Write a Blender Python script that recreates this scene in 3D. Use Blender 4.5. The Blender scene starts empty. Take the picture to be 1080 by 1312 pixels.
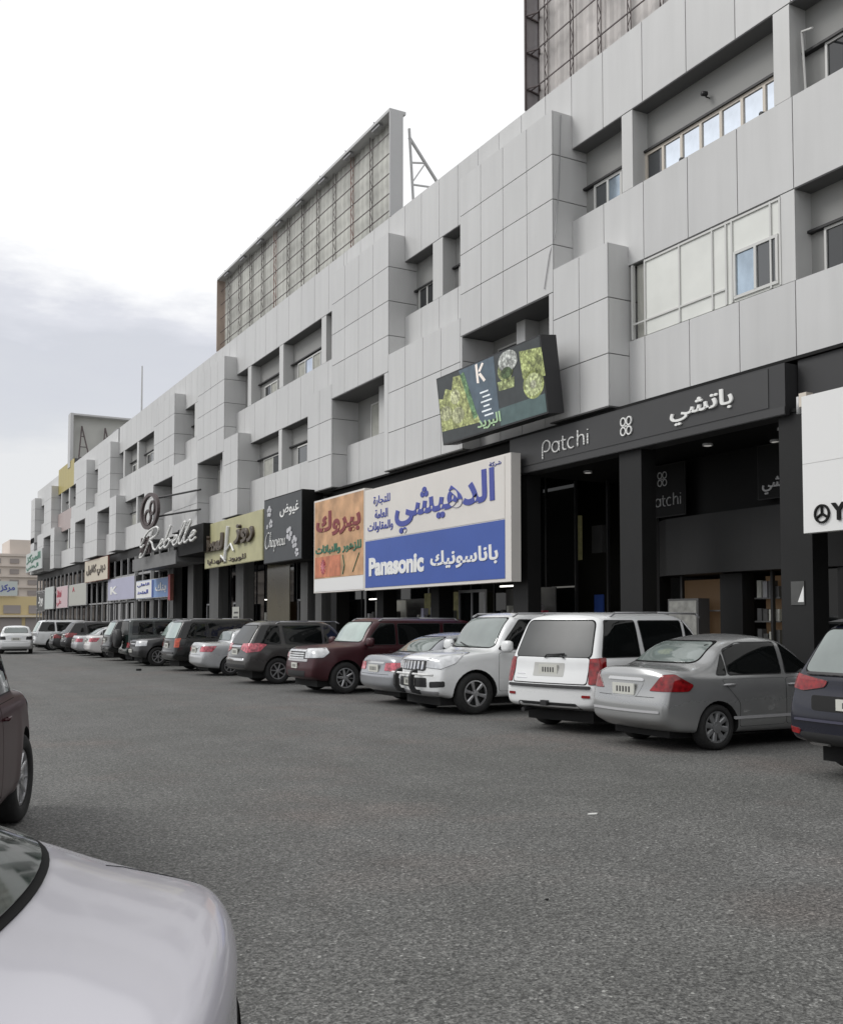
import bpy, bmesh, math, random
from mathutils import Vector, Matrix
from mathutils.bvhtree import BVHTree
from mathutils.geometry import delaunay_2d_cdt
R = math.radians
random.seed(7)
scn = bpy.context.scene
COL = scn.collection

# ------------------------------------------------------------------ camera
cam = bpy.data.cameras.new('camera'); cam_o = bpy.data.objects.new('camera', cam); COL.objects.link(cam_o)
cam.sensor_fit = 'HORIZONTAL'; cam.sensor_width = 36.0; cam.lens = 1290 / 1080 * 36
cam.shift_y = 80 / 1080
cam.clip_start = 0.05; cam.clip_end = 3000
cam_o.location = (0, 0, 1.7)
cam_o.rotation_euler = (R(90 + 2.7), 0, -math.atan(705 / 1290))
scn.camera = cam_o

# ------------------------------------------------------------------ sky, sun, exposure
SUN_EL, SUN_AZ = 44, -58          # azimuth from +Y, negative = towards -X (in front of the facade)
world = bpy.data.worlds.new('World'); scn.world = world; world.use_nodes = True
wn = world.node_tree.nodes; wl = world.node_tree.links; wn.clear()
def wnode(t, **k):
    n = wn.new(t)
    for a, b in k.items(): setattr(n, a, b)
    return n
w_out = wnode('ShaderNodeOutputWorld'); w_bg = wnode('ShaderNodeBackground'); w_bg.inputs[1].default_value = 0.1
w_sky = wnode('ShaderNodeTexSky'); w_sky.sky_type = 'NISHITA'; w_sky.sun_disc = False
w_sky.sun_elevation = R(SUN_EL); w_sky.sun_rotation = R(SUN_AZ)
w_tc = wnode('ShaderNodeTexCoord'); w_sep = wnode('ShaderNodeSeparateXYZ')
w_map = wnode('ShaderNodeMapping'); w_map.inputs['Scale'].default_value = (1, 1, 3.2)
w_noise = wnode('ShaderNodeTexNoise'); w_noise.inputs['Scale'].default_value = 2.6; w_noise.inputs['Detail'].default_value = 7; w_noise.inputs['Roughness'].default_value = .58
wl.new(w_tc.outputs['Generated'], w_sep.inputs[0]); wl.new(w_tc.outputs['Generated'], w_map.inputs[0]); wl.new(w_map.outputs[0], w_noise.inputs['Vector'])
w_add = wnode('ShaderNodeMath', operation='MULTIPLY_ADD')       # elevation jittered by the cloud noise
wl.new(w_noise.outputs[0], w_add.inputs[0]); w_add.inputs[1].default_value = .30; wl.new(w_sep.outputs['Z'], w_add.inputs[2])
w_ramp = wnode('ShaderNodeValToRGB'); wl.new(w_add.outputs[0], w_ramp.inputs[0])
cr = w_ramp.color_ramp
stops = [(0.0, (.77, .77, .775)), (.305, (.77, .775, .785)), (.345, (.67, .685, .72)), (.405, (.635, .65, .70)), (.435, (.72, .73, .78)), (.47, (1.0, 1.0, 1.0)), (.62, (1.0, 1.0, 1.0))]
while len(cr.elements) < len(stops): cr.elements.new(.5)
for e, (p, c) in zip(cr.elements, stops): e.position = p; e.color = (*c, 1)
w_scale = wnode('ShaderNodeVectorMath', operation='SCALE'); w_scale.inputs['Scale'].default_value = 10.9
wl.new(w_ramp.outputs[0], w_scale.inputs[0])
w_mix = wnode('ShaderNodeMixRGB'); w_mix.inputs[0].default_value = .93
wl.new(w_sky.outputs[0], w_mix.inputs[1]); wl.new(w_scale.outputs[0], w_mix.inputs[2])
wl.new(w_mix.outputs[0], w_bg.inputs[0]); wl.new(w_bg.outputs[0], w_out.inputs[0])

sun = bpy.data.lights.new('sun', 'SUN'); sun.energy = 1.45; sun.angle = R(25); sun.color = (1, .985, .96)
sun_o = bpy.data.objects.new('sun', sun); COL.objects.link(sun_o)
sd = Vector((math.sin(R(SUN_AZ)) * math.cos(R(SUN_EL)), math.cos(R(SUN_AZ)) * math.cos(R(SUN_EL)), math.sin(R(SUN_EL))))
sun_o.rotation_euler = sd.to_track_quat('Z', 'Y').to_euler(); sun_o.location = (-20, 20, 40)
vs = scn.view_settings; vs.view_transform = 'Standard'; vs.look = 'None'; vs.exposure = 0; vs.gamma = 1
try: vs.use_curve_mapping = False
except Exception: pass
scn.display_settings.display_device = 'sRGB'

# ------------------------------------------------------------------ materials
def newmat(name):
    m = bpy.data.materials.new(name); m.use_nodes = True
    nt = m.node_tree; b = nt.nodes['Principled BSDF']
    return m, nt, b
def simple(name, col, rough=.6, metal=0.0, spec=.5, emit=None, es=1.0, noise=0.0, nscale=8.0, coat=0.0, bump=0.0, ior=None):
    m, nt, b = newmat(name)
    b.inputs['Base Color'].default_value = (*col, 1); b.inputs['Roughness'].default_value = rough
    b.inputs['Metallic'].default_value = metal; b.inputs['Specular IOR Level'].default_value = spec
    if ior: b.inputs['IOR'].default_value = ior
    if coat: b.inputs['Coat Weight'].default_value = coat; b.inputs['Coat Roughness'].default_value = .04
    if emit: b.inputs['Emission Color'].default_value = (*emit, 1); b.inputs['Emission Strength'].default_value = es
    if noise:
        tc = nt.nodes.new('ShaderNodeTexCoord'); n = nt.nodes.new('ShaderNodeTexNoise'); n.inputs['Scale'].default_value = nscale; n.inputs['Detail'].default_value = 5
        nt.links.new(tc.outputs['Object'], n.inputs['Vector'])
        mr = nt.nodes.new('ShaderNodeMapRange'); mr.inputs[1].default_value = .3; mr.inputs[2].default_value = .7
        mr.inputs[3].default_value = 1 - noise; mr.inputs[4].default_value = 1 + noise
        nt.links.new(n.outputs[0], mr.inputs[0])
        mx = nt.nodes.new('ShaderNodeVectorMath'); mx.operation = 'SCALE'; mx.inputs[0].default_value = col
        nt.links.new(mr.outputs[0], mx.inputs['Scale']); nt.links.new(mx.outputs[0], b.inputs['Base Color'])
        if bump:
            bp = nt.nodes.new('ShaderNodeBump'); bp.inputs['Strength'].default_value = bump; bp.inputs['Distance'].default_value = .01
            nt.links.new(n.outputs[0], bp.inputs['Height']); nt.links.new(bp.outputs[0], b.inputs['Normal'])
    return m
def clad_mat(name, col, var=.03, grime=.05, rough=.42):
    """coated aluminium panels: small tone differences per panel and faint vertical rain grime"""
    m, nt, b = newmat(name); N, L = nt.nodes, nt.links
    b.inputs['Roughness'].default_value = rough; b.inputs['Metallic'].default_value = .0
    geo = N.new('ShaderNodeNewGeometry'); oi = N.new('ShaderNodeObjectInfo')
    mp = N.new('ShaderNodeMapping'); mp.inputs['Scale'].default_value = (2.2, 2.2, .22); L.new(geo.outputs['Position'], mp.inputs[0])
    n = N.new('ShaderNodeTexNoise'); n.inputs['Scale'].default_value = 1.6; n.inputs['Detail'].default_value = 6; L.new(mp.outputs[0], n.inputs['Vector'])
    n2 = N.new('ShaderNodeTexNoise'); n2.inputs['Scale'].default_value = .35; n2.inputs['Detail'].default_value = 3; L.new(geo.outputs['Position'], n2.inputs['Vector'])
    a = N.new('ShaderNodeMapRange'); a.inputs[1].default_value = .35; a.inputs[2].default_value = .75; a.inputs[3].default_value = 1 + grime * .4; a.inputs[4].default_value = 1 - grime; L.new(n.outputs[0], a.inputs[0])
    c = N.new('ShaderNodeMapRange'); c.inputs[1].default_value = .3; c.inputs[2].default_value = .7; c.inputs[3].default_value = .96; c.inputs[4].default_value = 1.03; L.new(n2.outputs[0], c.inputs[0])
    d = N.new('ShaderNodeMapRange'); d.inputs[3].default_value = 1 - var; d.inputs[4].default_value = 1 + var; L.new(oi.outputs['Random'], d.inputs[0])
    m1 = N.new('ShaderNodeMath'); m1.operation = 'MULTIPLY'; L.new(a.outputs[0], m1.inputs[0]); L.new(c.outputs[0], m1.inputs[1])
    m2 = N.new('ShaderNodeMath'); m2.operation = 'MULTIPLY'; L.new(m1.outputs[0], m2.inputs[0]); L.new(d.outputs[0], m2.inputs[1])
    sc = N.new('ShaderNodeVectorMath'); sc.operation = 'SCALE'; sc.inputs[0].default_value = col; L.new(m2.outputs[0], sc.inputs['Scale'])
    L.new(sc.outputs[0], b.inputs['Base Color'])
    n3 = N.new('ShaderNodeTexNoise'); n3.inputs['Scale'].default_value = .9; L.new(geo.outputs['Position'], n3.inputs['Vector'])
    bp = N.new('ShaderNodeBump'); bp.inputs['Strength'].default_value = .25; bp.inputs['Distance'].default_value = .02; L.new(n3.outputs[0], bp.inputs['Height']); L.new(bp.outputs[0], b.inputs['Normal'])
    return m
def asphalt_mat():
    m, nt, b = newmat('asphalt'); N, L = nt.nodes, nt.links
    geo = N.new('ShaderNodeNewGeometry')
    def noise(s, d=3, r=.5):
        n = N.new('ShaderNodeTexNoise'); n.inputs['Scale'].default_value = s; n.inputs['Detail'].default_value = d; n.inputs['Roughness'].default_value = r
        L.new(geo.outputs['Position'], n.inputs['Vector']); return n
    big = noise(.16, 5, .6); mid = noise(1.3, 4); fine = noise(48, 5, .8)
    vor = N.new('ShaderNodeTexVoronoi'); vor.inputs['Scale'].default_value = 70; L.new(geo.outputs['Position'], vor.inputs['Vector'])
    r1 = N.new('ShaderNodeValToRGB'); L.new(big.outputs[0], r1.inputs[0])
    r1.color_ramp.elements[0].position = .3; r1.color_ramp.elements[0].color = (.088, .089, .083, 1)
    r1.color_ramp.elements[1].position = .7; r1.color_ramp.elements[1].color = (.113, .112, .109, 1)
    def mr(src, a, b_, c, d):
        x = N.new('ShaderNodeMapRange'); x.inputs[1].default_value = a; x.inputs[2].default_value = b_; x.inputs[3].default_value = c; x.inputs[4].default_value = d
        L.new(src, x.inputs[0]); return x
    f1 = mr(mid.outputs[0], .3, .7, .90, 1.09); f2 = mr(fine.outputs[0], .38, .62, .36, 1.66)
    sepc = N.new('ShaderNodeSeparateColor'); L.new(vor.outputs['Color'], sepc.inputs[0])
    f3 = mr(sepc.outputs[0], .0, 1., .55, 1.5); f4 = mr(sepc.outputs[1], .96, 1.0, 1.0, 2.2)
    grit = noise(19, 4, .7); f5 = mr(grit.outputs[0], .34, .66, .66, 1.34)
    prod = None
    for x in (f1, f2, f3, f4, f5):
        if prod is None: prod = x.outputs[0]; continue
        q = N.new('ShaderNodeMath'); q.operation = 'MULTIPLY'; L.new(prod, q.inputs[0]); L.new(x.outputs[0], q.inputs[1]); prod = q.outputs[0]
    # oil and tyre stains
    st = noise(.55, 4, .55); fs = mr(st.outputs[0], .62, .74, 1.0, .82)
    q = N.new('ShaderNodeMath'); q.operation = 'MULTIPLY'; L.new(prod, q.inputs[0]); L.new(fs.outputs[0], q.inputs[1]); prod = q.outputs[0]
    # faint reddish dust in patches
    dust = noise(.38, 3, .6); fd = mr(dust.outputs[0], .53, .68, 0, .42)
    dm = N.new('ShaderNodeMixRGB'); dm.inputs[2].default_value = (.128, .104, .094, 1); L.new(fd.outputs[0], dm.inputs[0]); L.new(r1.outputs[0], dm.inputs[1])
    # long tyre-polished bands along the lane
    tm = N.new('ShaderNodeMapping'); tm.inputs['Scale'].default_value = (1.1, .05, 1); L.new(geo.outputs['Position'], tm.inputs[0])
    tn = N.new('ShaderNodeTexNoise'); tn.inputs['Scale'].default_value = 1.0; tn.inputs['Detail'].default_value = 3; L.new(tm.outputs[0], tn.inputs['Vector'])
    ft = mr(tn.outputs[0], .35, .7, 1.07, .90)
    q = N.new('ShaderNodeMath'); q.operation = 'MULTIPLY'; L.new(prod, q.inputs[0]); L.new(ft.outputs[0], q.inputs[1]); prod = q.outputs[0]
    sc = N.new('ShaderNodeVectorMath'); sc.operation = 'SCALE'; L.new(dm.outputs[0], sc.inputs[0]); L.new(prod, sc.inputs['Scale'])
    L.new(sc.outputs[0], b.inputs['Base Color'])
    b.inputs['Roughness'].default_value = .82
    ad = N.new('ShaderNodeMath'); ad.operation = 'ADD'; L.new(fine.outputs[0], ad.inputs[0]); L.new(vor.outputs['Distance'], ad.inputs[1])
    bp = N.new('ShaderNodeBump'); bp.inputs['Strength'].default_value = .55; bp.inputs['Distance'].default_value = .006; L.new(ad.outputs[0], bp.inputs['Height']); L.new(bp.outputs[0], b.inputs['Normal'])
    return m
def paint(name, col, metal=.0, rough=.28, flake=0, dirt=.08, coat=.7):
    m, nt, b = newmat(name); N, L = nt.nodes, nt.links
    b.inputs['Metallic'].default_value = metal; b.inputs['Roughness'].default_value = rough
    b.inputs['Coat Weight'].default_value = coat; b.inputs['Coat Roughness'].default_value = .06
    tc = N.new('ShaderNodeTexCoord'); sp = N.new('ShaderNodeSeparateXYZ'); L.new(tc.outputs['Object'], sp.inputs[0])
    n = N.new('ShaderNodeTexNoise'); n.inputs['Scale'].default_value = 3.5; n.inputs['Detail'].default_value = 7; n.inputs['Roughness'].default_value = .65; L.new(tc.outputs['Object'], n.inputs['Vector'])
    # road dirt on the lower bodywork
    lo = N.new('ShaderNodeMapRange'); lo.inputs[1].default_value = .75; lo.inputs[2].default_value = .2; lo.inputs[3].default_value = 0; lo.inputs[4].default_value = .45; L.new(sp.outputs['Z'], lo.inputs[0])
    mm = N.new('ShaderNodeMath'); mm.operation = 'MULTIPLY'; L.new(lo.outputs[0], mm.inputs[0]); L.new(n.outputs[0], mm.inputs[1])
    ad = N.new('ShaderNodeMath'); ad.operation = 'MULTIPLY_ADD'; L.new(n.outputs[0], ad.inputs[0]); ad.inputs[1].default_value = dirt; L.new(mm.outputs[0], ad.inputs[2])
    mx = N.new('ShaderNodeMixRGB'); mx.inputs[1].default_value = (*col, 1); mx.inputs[2].default_value = tuple(c * .75 + .016 for c in col) + (1,); L.new(ad.outputs[0], mx.inputs[0])
    L.new(mx.outputs[0], b.inputs['Base Color'])
    rr = N.new('ShaderNodeMapRange'); rr.inputs[3].default_value = rough - .05; rr.inputs[4].default_value = rough + .25; L.new(ad.outputs[0], rr.inputs[0]); L.new(rr.outputs[0], b.inputs['Roughness'])
    return m

M = {}
M['clad'] = clad_mat('grey_cladding', (.58, .58, .575))
M['clad_side'] = M['clad']
M['core'] = simple('grey_render', (.33, .33, .32), .8, noise=.12, nscale=1.5)
M['joint'] = simple('joint_shadow_grey', (.10, .10, .10), .9)  # dark tone behind the panels stands in for shadow in the joints
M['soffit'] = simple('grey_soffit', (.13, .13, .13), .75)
M['pillar'] = clad_mat('pillar_cladding', (.60, .60, .59))
M['glass_dark'] = simple('dark_window_glass', (.012, .014, .016), .04, spec=.7, ior=1.6)
M['glass_grey'] = simple('grey_window_glass', (.055, .06, .065), .05, spec=.7, ior=1.7)
M['glass_mirror'] = simple('mirror_window_film', (.72, .78, .86), .06, metal=1.0, noise=.14, nscale=.9)
M['glass_blue'] = simple('blue_window_film', (.40, .48, .56), .12, metal=.75, noise=.2, nscale=1.3)
M['frame_white'] = simple('white_aluminium', (.62, .62, .60), .4)
M['frame_beige'] = simple('beige_aluminium', (.64, .58, .50), .5)
M['white_panel'] = simple('white_sheet', (.74, .75, .71), .45, noise=.07, nscale=1.1)
M['curtain'] = simple('pale_curtain', (.42, .42, .38), .9, noise=.15, nscale=3)
M['fascia'] = simple('charcoal_fascia', (.030, .030, .031), .45, noise=.06, nscale=1)
M['fascia_lip'] = simple('charcoal_fascia_trim', (.085, .085, .085), .4)
M['black'] = simple('black_cladding', (.007, .007, .007), .6, spec=.2, noise=.1, nscale=2)
M['col_black'] = simple('charcoal_pillar', (.012, .012, .012), .5, spec=.3, noise=.1, nscale=1.4)
M['shop_glass'] = simple('shop_glass', (.004, .0045, .005), .03, spec=.35)
M['shop_panel'] = simple('shop_grey_panel', (.022, .022, .022), .55, spec=.3, noise=.1, nscale=.8)
M['tinted_glass'] = simple('olive_tinted_glass', (.075, .068, .045), .15, noise=.35, nscale=.8)
M['end_steel'] = simple('dusty_end_panel', (.30, .28, .285), .6, noise=.1, nscale=2)
M['end_tan'] = simple('tan_end_panel', (.40, .32, .27), .6, noise=.15, nscale=1)
M['mull'] = simple('grey_mullion', (.30, .30, .30), .5)
M['gpil'] = simple('grey_shop_pillar', (.075, .075, .073), .55, noise=.25, nscale=2.2)
M['white'] = simple('white_paint', (.78, .78, .77), .45)
M['cream'] = simple('cream_sign_face', (.72, .69, .65), .5, noise=.03, nscale=1)
M['lettering_white'] = simple('white_lettering', (.82, .82, .80), .4)
M['blue'] = simple('blue_sign_face', (.045, .10, .38), .45, noise=.05, nscale=1)
M['blue_text'] = simple('blue_lettering', (.055, .075, .34), .45)
M['orange'] = simple('orange_sign_face', (.56, .33, .18), .55, noise=.35, nscale=1.6)
M['orange2'] = simple('red_orange_print', (.56, .20, .11), .55, noise=.3, nscale=3)
M['maroon_text'] = simple('maroon_lettering', (.22, .035, .04), .5)
M['green_text'] = simple('green_lettering', (.03, .16, .10), .5)
M['olive'] = simple('olive_sign_face', (.45, .43, .25), .5, noise=.10, nscale=1.4)
M['brown'] = simple('brown_lettering', (.07, .05, .03), .4)
M['slate'] = simple('slate_sign_face', (.055, .06, .065), .5, noise=.08, nscale=2)
M['steel'] = simple('grey_steel', (.33, .33, .34), .45, metal=.3)
M['steel_dark'] = simple('weathered_dark_steel', (.085, .065, .065), .6, noise=.2, nscale=3)
M['steel_light'] = simple('pale_galvanised_steel', (.50, .50, .50), .45)
M['rust'] = simple('red_oxide_steel', (.23, .09, .07), .7, noise=.2, nscale=3)
M['sheet'] = simple('corrugated_sheet', (.52, .52, .48), .6, noise=.22, nscale=.7)
M['sheet2'] = simple('corrugated_sheet_pink', (.54, .51, .49), .6, noise=.25, nscale=.9)
M['ground'] = asphalt_mat()
M['pave'] = simple('pavement_concrete', (.20, .19, .175), .85, noise=.15, nscale=3, bump=.2)
M['kerb'] = simple('kerb_concrete', (.26, .25, .23), .85, noise=.15, nscale=3, bump=.2)
M['yellow_clad'] = clad_mat('yellow_cladding', (.44, .36, .10))
M['pink_clad'] = clad_mat('pink_grey_cladding', (.44, .36, .345))
M['light_on'] = simple('lit_lamp', (.8, .8, .75), .5, emit=(1, .97, .9), es=2.2)
M['light_dim'] = simple('dim_downlight', (.5, .5, .5), .4, emit=(1, .97, .9), es=.25)
M['rubber'] = simple('tyre_rubber', (.018, .018, .018), .85, noise=.2, nscale=20)
M['alloy'] = simple('alloy_rim', (.52, .52, .53), .3, metal=.75)
M['hub'] = simple('grey_hub_cap', (.30, .305, .31), .38, metal=.5)
M['disc'] = simple('dark_brake_disc', (.02, .02, .02), .6)
M['trim'] = simple('black_plastic', (.018, .018, .019), .5)
M['under'] = simple('underbody', (.01, .01, .01), .9)
M['chrome'] = simple('chrome', (.70, .70, .71), .12, metal=1)
M['cglass'] = simple('car_glass', (.006, .007, .007), .03, spec=.5)
M['cglass_l'] = simple('car_sky_reflection_glass', (.16, .19, .18), .04, spec=.9, ior=1.7, noise=.25, nscale=1.2)  # pale sky reflection is mixed into the base colour
M['cglass_m'] = simple('car_grey_reflection_glass', (.05, .053, .053), .34, spec=.45, ior=1.5, noise=.2, nscale=2)  # grey base colour stands in for sky mirrored in the glass
M['red_lamp'] = simple('red_lamp', (.22, .006, .008), .12, coat=.5, noise=.55, nscale=16)
M['orange_lamp'] = simple('orange_lamp', (.52, .06, .015), .15, coat=.6, noise=.5, nscale=14)
M['pink_lamp'] = simple('pale_red_lamp', (.50, .09, .12), .12, coat=.6, noise=.6, nscale=14)
M['seal'] = simple('black_rubber_seal', (.006, .006, .006), .75, spec=.12)
M['clear_lamp'] = simple('clear_lamp', (.60, .61, .62), .10, metal=.25, coat=.9, noise=.22, nscale=9)
M['plate'] = simple('number_plate', (.60, .60, .55), .5)
M['plate_ink'] = simple('plate_ink', (.05, .05, .05), .6)
M['beige_hazed'] = simple('haze_paled_beige_wall', (.60, .54, .49), .85, noise=.08, nscale=.1)  # beige paled and greyed to imitate distance haze
M['beige_dark'] = simple('window_hole', (.30, .27, .26), .7)
M['shop_yellow'] = simple('yellow_render', (.58, .47, .26), .8)
M['screen'] = simple('screen_black', (.02, .02, .022), .3)
M['litter'] = simple('litter_paper', (.6, .6, .58), .8)

# ------------------------------------------------------------------ mesh helpers
class MB:
    def __init__(s): s.v = []; s.f = []
    def add(s, vs, fs):
        o = len(s.v); s.v += [tuple(p) for p in vs]; s.f += [tuple(i + o for i in f) for f in fs]; return s
    def box(s, x0, x1, y0, y1, z0, z1):
        if x0 > x1: x0, x1 = x1, x0
        if y0 > y1: y0, y1 = y1, y0
        if z0 > z1: z0, z1 = z1, z0
        return s.add([(x0,y0,z0),(x1,y0,z0),(x1,y1,z0),(x0,y1,z0),(x0,y0,z1),(x1,y0,z1),(x1,y1,z1),(x0,y1,z1)],
                     [(0,3,2,1),(4,5,6,7),(0,1,5,4),(1,2,6,5),(2,3,7,6),(3,0,4,7)])
    def quad(s, a, b, c, d): return s.add([a, b, c, d], [(0,1,2,3)])
    def tube(s, a, b, r, n=6, r2=None):
        a, b = Vector(a), Vector(b); d = (b - a); L = d.length
        if L < 1e-6: return s
        d /= L; u = d.orthogonal().normalized(); w = d.cross(u); r2 = r if r2 is None else r2
        vs = []
        for k in range(n):
            t = 2 * math.pi * k / n; o = u * math.cos(t) + w * math.sin(t)
            vs.append(a + o * r); vs.append(b + o * r2)
        fs = [(2*k, 2*((k+1) % n), 2*((k+1) % n)+1, 2*k+1) for k in range(n)]
        fs.append(tuple(2*k for k in reversed(range(n)))); fs.append(tuple(2*k+1 for k in range(n)))
        return s.add(vs, fs)
    def path(s, pts, r, n=6):
        for a, b in zip(pts, pts[1:]): s.tube(a, b, r, n)
        return s
    def prism(s, poly, axis, a, b):
        """poly in the two other axes (order y,z / x,z / x,y); extruded from a to b along axis"""
        n = len(poly)
        def P(p, t):
            return {'x': (t, p[0], p[1]), 'y': (p[0], t, p[1]), 'z': (p[0], p[1], t)}[axis]
        vs = [P(p, a) for p in poly] + [P(p, b) for p in poly]
        fs = [tuple(range(n))[::-1], tuple(range(n, 2*n))] + [(i, (i+1) % n, (i+1) % n + n, i + n) for i in range(n)]
        return s.add(vs, fs)
    def mesh(s, name, mat=None, smooth=False, fix=True):
        me = bpy.data.meshes.new(name); me.from_pydata(s.v, [], s.f)
        if mat: me.materials.append(mat)
        if fix:
            bm = bmesh.new(); bm.from_mesh(me); bmesh.ops.recalc_face_normals(bm, faces=bm.faces); bm.to_mesh(me); bm.free()
        if smooth: me.shade_smooth()
        me.update(); return me
    def build(s, name, mat, parent=None, smooth=False, loc=None, fix=True):
        return link(name, s.mesh(name, mat, smooth, fix), parent, loc)
def link(name, me, parent=None, loc=None, rot=None, scale=None):
    o = bpy.data.objects.new(name, me); COL.objects.link(o)
    if parent is not None: o.parent = parent
    if loc: o.location = loc
    if rot: o.rotation_euler = rot
    if scale: o.scale = scale
    return o
def thing(name, label, cat, loc=(0,0,0), rz=0, group=None, rot=None):
    o = bpy.data.objects.new(name, None); COL.objects.link(o); o.location = loc; o.empty_display_size = .2
    o.rotation_euler = rot or (0, 0, rz); tag(o, label, cat, group); return o
def tag(o, label=None, cat=None, group=None, kind=None):
    if label: o['label'] = label
    if cat: o['category'] = cat
    if group: o['group'] = group
    if kind: o['kind'] = kind
    return o
UNIT = MB().box(-.5,.5,-.5,.5,-.5,.5)
UNITM = {}
def ubox(name, x0, x1, y0, y1, z0, z1, mat, parent=None):
    """one box object sharing one unit mesh per material"""
    if mat.name not in UNITM: UNITM[mat.name] = UNIT.mesh('unit_' + mat.name, mat)
    return link(name, UNITM[mat.name], parent, ((x0+x1)/2, (y0+y1)/2, (z0+z1)/2), None, (abs(x1-x0), abs(y1-y0), abs(z1-z0)))

AR = {'ا':(0xFE8D,0xFE8E,0,0),'ب':(0xFE8F,0xFE90,0xFE91,0xFE92),'ة':(0xFE93,0xFE94,0,0),'ت':(0xFE95,0xFE96,0xFE97,0xFE98),'ج':(0xFE9D,0xFE9E,0xFE9F,0xFEA0),'ح':(0xFEA1,0xFEA2,0xFEA3,0xFEA4),'د':(0xFEA9,0xFEAA,0,0),'ر':(0xFEAD,0xFEAE,0,0),'ز':(0xFEAF,0xFEB0,0,0),'س':(0xFEB1,0xFEB2,0xFEB3,0xFEB4),'ش':(0xFEB5,0xFEB6,0xFEB7,0xFEB8),'ض':(0xFEBD,0xFEBE,0xFEBF,0xFEC0),'ع':(0xFEC9,0xFECA,0xFECB,0xFECC),'غ':(0xFECD,0xFECE,0xFECF,0xFED0),'ف':(0xFED1,0xFED2,0xFED3,0xFED4),'ق':(0xFED5,0xFED6,0xFED7,0xFED8),'ك':(0xFED9,0xFEDA,0xFEDB,0xFEDC),'ل':(0xFEDD,0xFEDE,0xFEDF,0xFEE0),'م':(0xFEE1,0xFEE2,0xFEE3,0xFEE4),'ن':(0xFEE5,0xFEE6,0xFEE7,0xFEE8),'ه':(0xFEE9,0xFEEA,0xFEEB,0xFEEC),'و':(0xFEED,0xFEEE,0,0),'ي':(0xFEF1,0xFEF2,0xFEF3,0xFEF4)}
def arabic(s):
    out = []
    for i, ch in enumerate(s):
        if ch not in AR: out.append(ch); continue
        p = i > 0 and s[i-1] in AR and AR[s[i-1]][2] != 0
        n = i + 1 < len(s) and s[i+1] in AR and AR[ch][2] != 0
        out.append(chr(AR[ch][3 if p and n else 1 if p else 2 if n else 0]))
    return ''.join(reversed(out))
def text_verts(s, bold=0.0, shear=0.0, depth=.02, spacing=1.0):
    c = bpy.data.curves.new('lettering', 'FONT'); c.body = s; c.size = 1; c.extrude = depth; c.offset = bold; c.shear = shear; c.space_character = spacing; c.resolution_u = 4
    o = bpy.data.objects.new('lettering', c); COL.objects.link(o); bpy.context.view_layer.update()
    me = bpy.data.meshes.new_from_object(o.evaluated_get(bpy.context.evaluated_depsgraph_get()))
    # letters that touch (joined Arabic) each get their own tiny depth so that their faces never coincide
    bm_ = bmesh.new(); bm_.from_mesh(me); bmesh.ops.remove_doubles(bm_, verts=bm_.verts, dist=1e-5); 
    bm_.verts.ensure_lookup_table(); seen = set(); k = 0
    for v in bm_.verts:
        if v.index in seen: continue
        stack = [v]; seen.add(v.index); comp = []
        while stack:
            q = stack.pop(); comp.append(q)
            for e in q.link_edges:
                w_ = e.other_vert(q)
                if w_.index not in seen: seen.add(w_.index); stack.append(w_)
        for q in comp: q.co.z *= 1 + .16 * (k % 5)
        k += 1
    bm_.to_mesh(me); bm_.free()
    bpy.data.objects.remove(o); bpy.data.curves.remove(c)
    return me
def text(name, s, yl, yr, z0, z1, X, mat, parent, bold=0.0, shear=0.0, depth=.02, off=(0,0,0), spacing=1.0):
    """lettering facing -X filling the rectangle from yl (left in view, larger Y) to yr"""
    me = text_verts(s, bold, shear, .02, spacing); me.materials.clear(); me.materials.append(mat)
    xs = [v.co.x for v in me.vertices]; ys = [v.co.y for v in me.vertices]
    a, b, c, d = min(xs), max(xs), min(ys), max(ys)
    for v in me.vertices:
        u = (v.co.x - a) / (b - a); w = (v.co.y - c) / (d - c); t = v.co.z / .02
        v.co = (X - t * depth - off[0], yl + (yr - yl) * u - off[1], z0 + (z1 - z0) * w - off[2])
    me.update(); return link(name, me, parent)

# ------------------------------------------------------------------ ground, pavement
g = MB(); g.quad((-900, -400, 0), (1500, -400, 0), (1500, 1800, 0), (-900, 1800, 0))
tag(g.build('ground', M['ground']), kind='structure')
pv = MB(); pv.box(14.12, 18.2, -7, 111, 0, .14)
pavement = tag(pv.build('pavement', M['pave']), kind='structure')
kb = MB(); y = -7
while y < 111: kb.box(13.97, 14.115, y + .005, y + .995, 0, .146); y += 1
tag(kb.build('kerb', M['kerb'], pavement), kind='stuff')

# ------------------------------------------------------------------ the shopping building
B = thing('commercial_building', 'long grey panel clad shopping building with stepped blocks and recessed window bands above dark shopfronts', 'building', (15, 0, 0))
def wb(name, x0, x1, y0, y1, z0, z1, mat): return ubox(name, x0 - 15, x1 - 15, y0, y1, z0, z1, mat, B)
YEND = 111.0; YST = -7.0
wb('wall', 15.45, 30, YST, YEND, 6.42, 15.05, M['core'])
wb('wall', 18.4, 30, YST, YEND, 0, 6.42, M['black'])
panels = []      # (x0,x1,y0,y1,z0,z1,mat)
back = MB(); soff = MB(); pill = MB()
G = .011
def front_panel(y0, y1, z0, z1, X, mat=None):
    if y1 - y0 < .05: return
    panels.append((X, X + .028, y0 + G, y1 - G, z0 + G, z1 - G, mat or M['clad']))
def side_panel(y, x0, x1, z0, z1, mat=None):
    panels.append((x0 + .004, x1, y - .0, y + .028, z0 + G, z1 - G, mat or M['clad_side']))
ZR_U = [9.73, 10.92, 12.05, 13.17, 14.27]; ZR_L = [6.54, 7.74, 9.02, 10.27]
XF, XP, XW = 14.4, 15.0, 15.45
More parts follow.
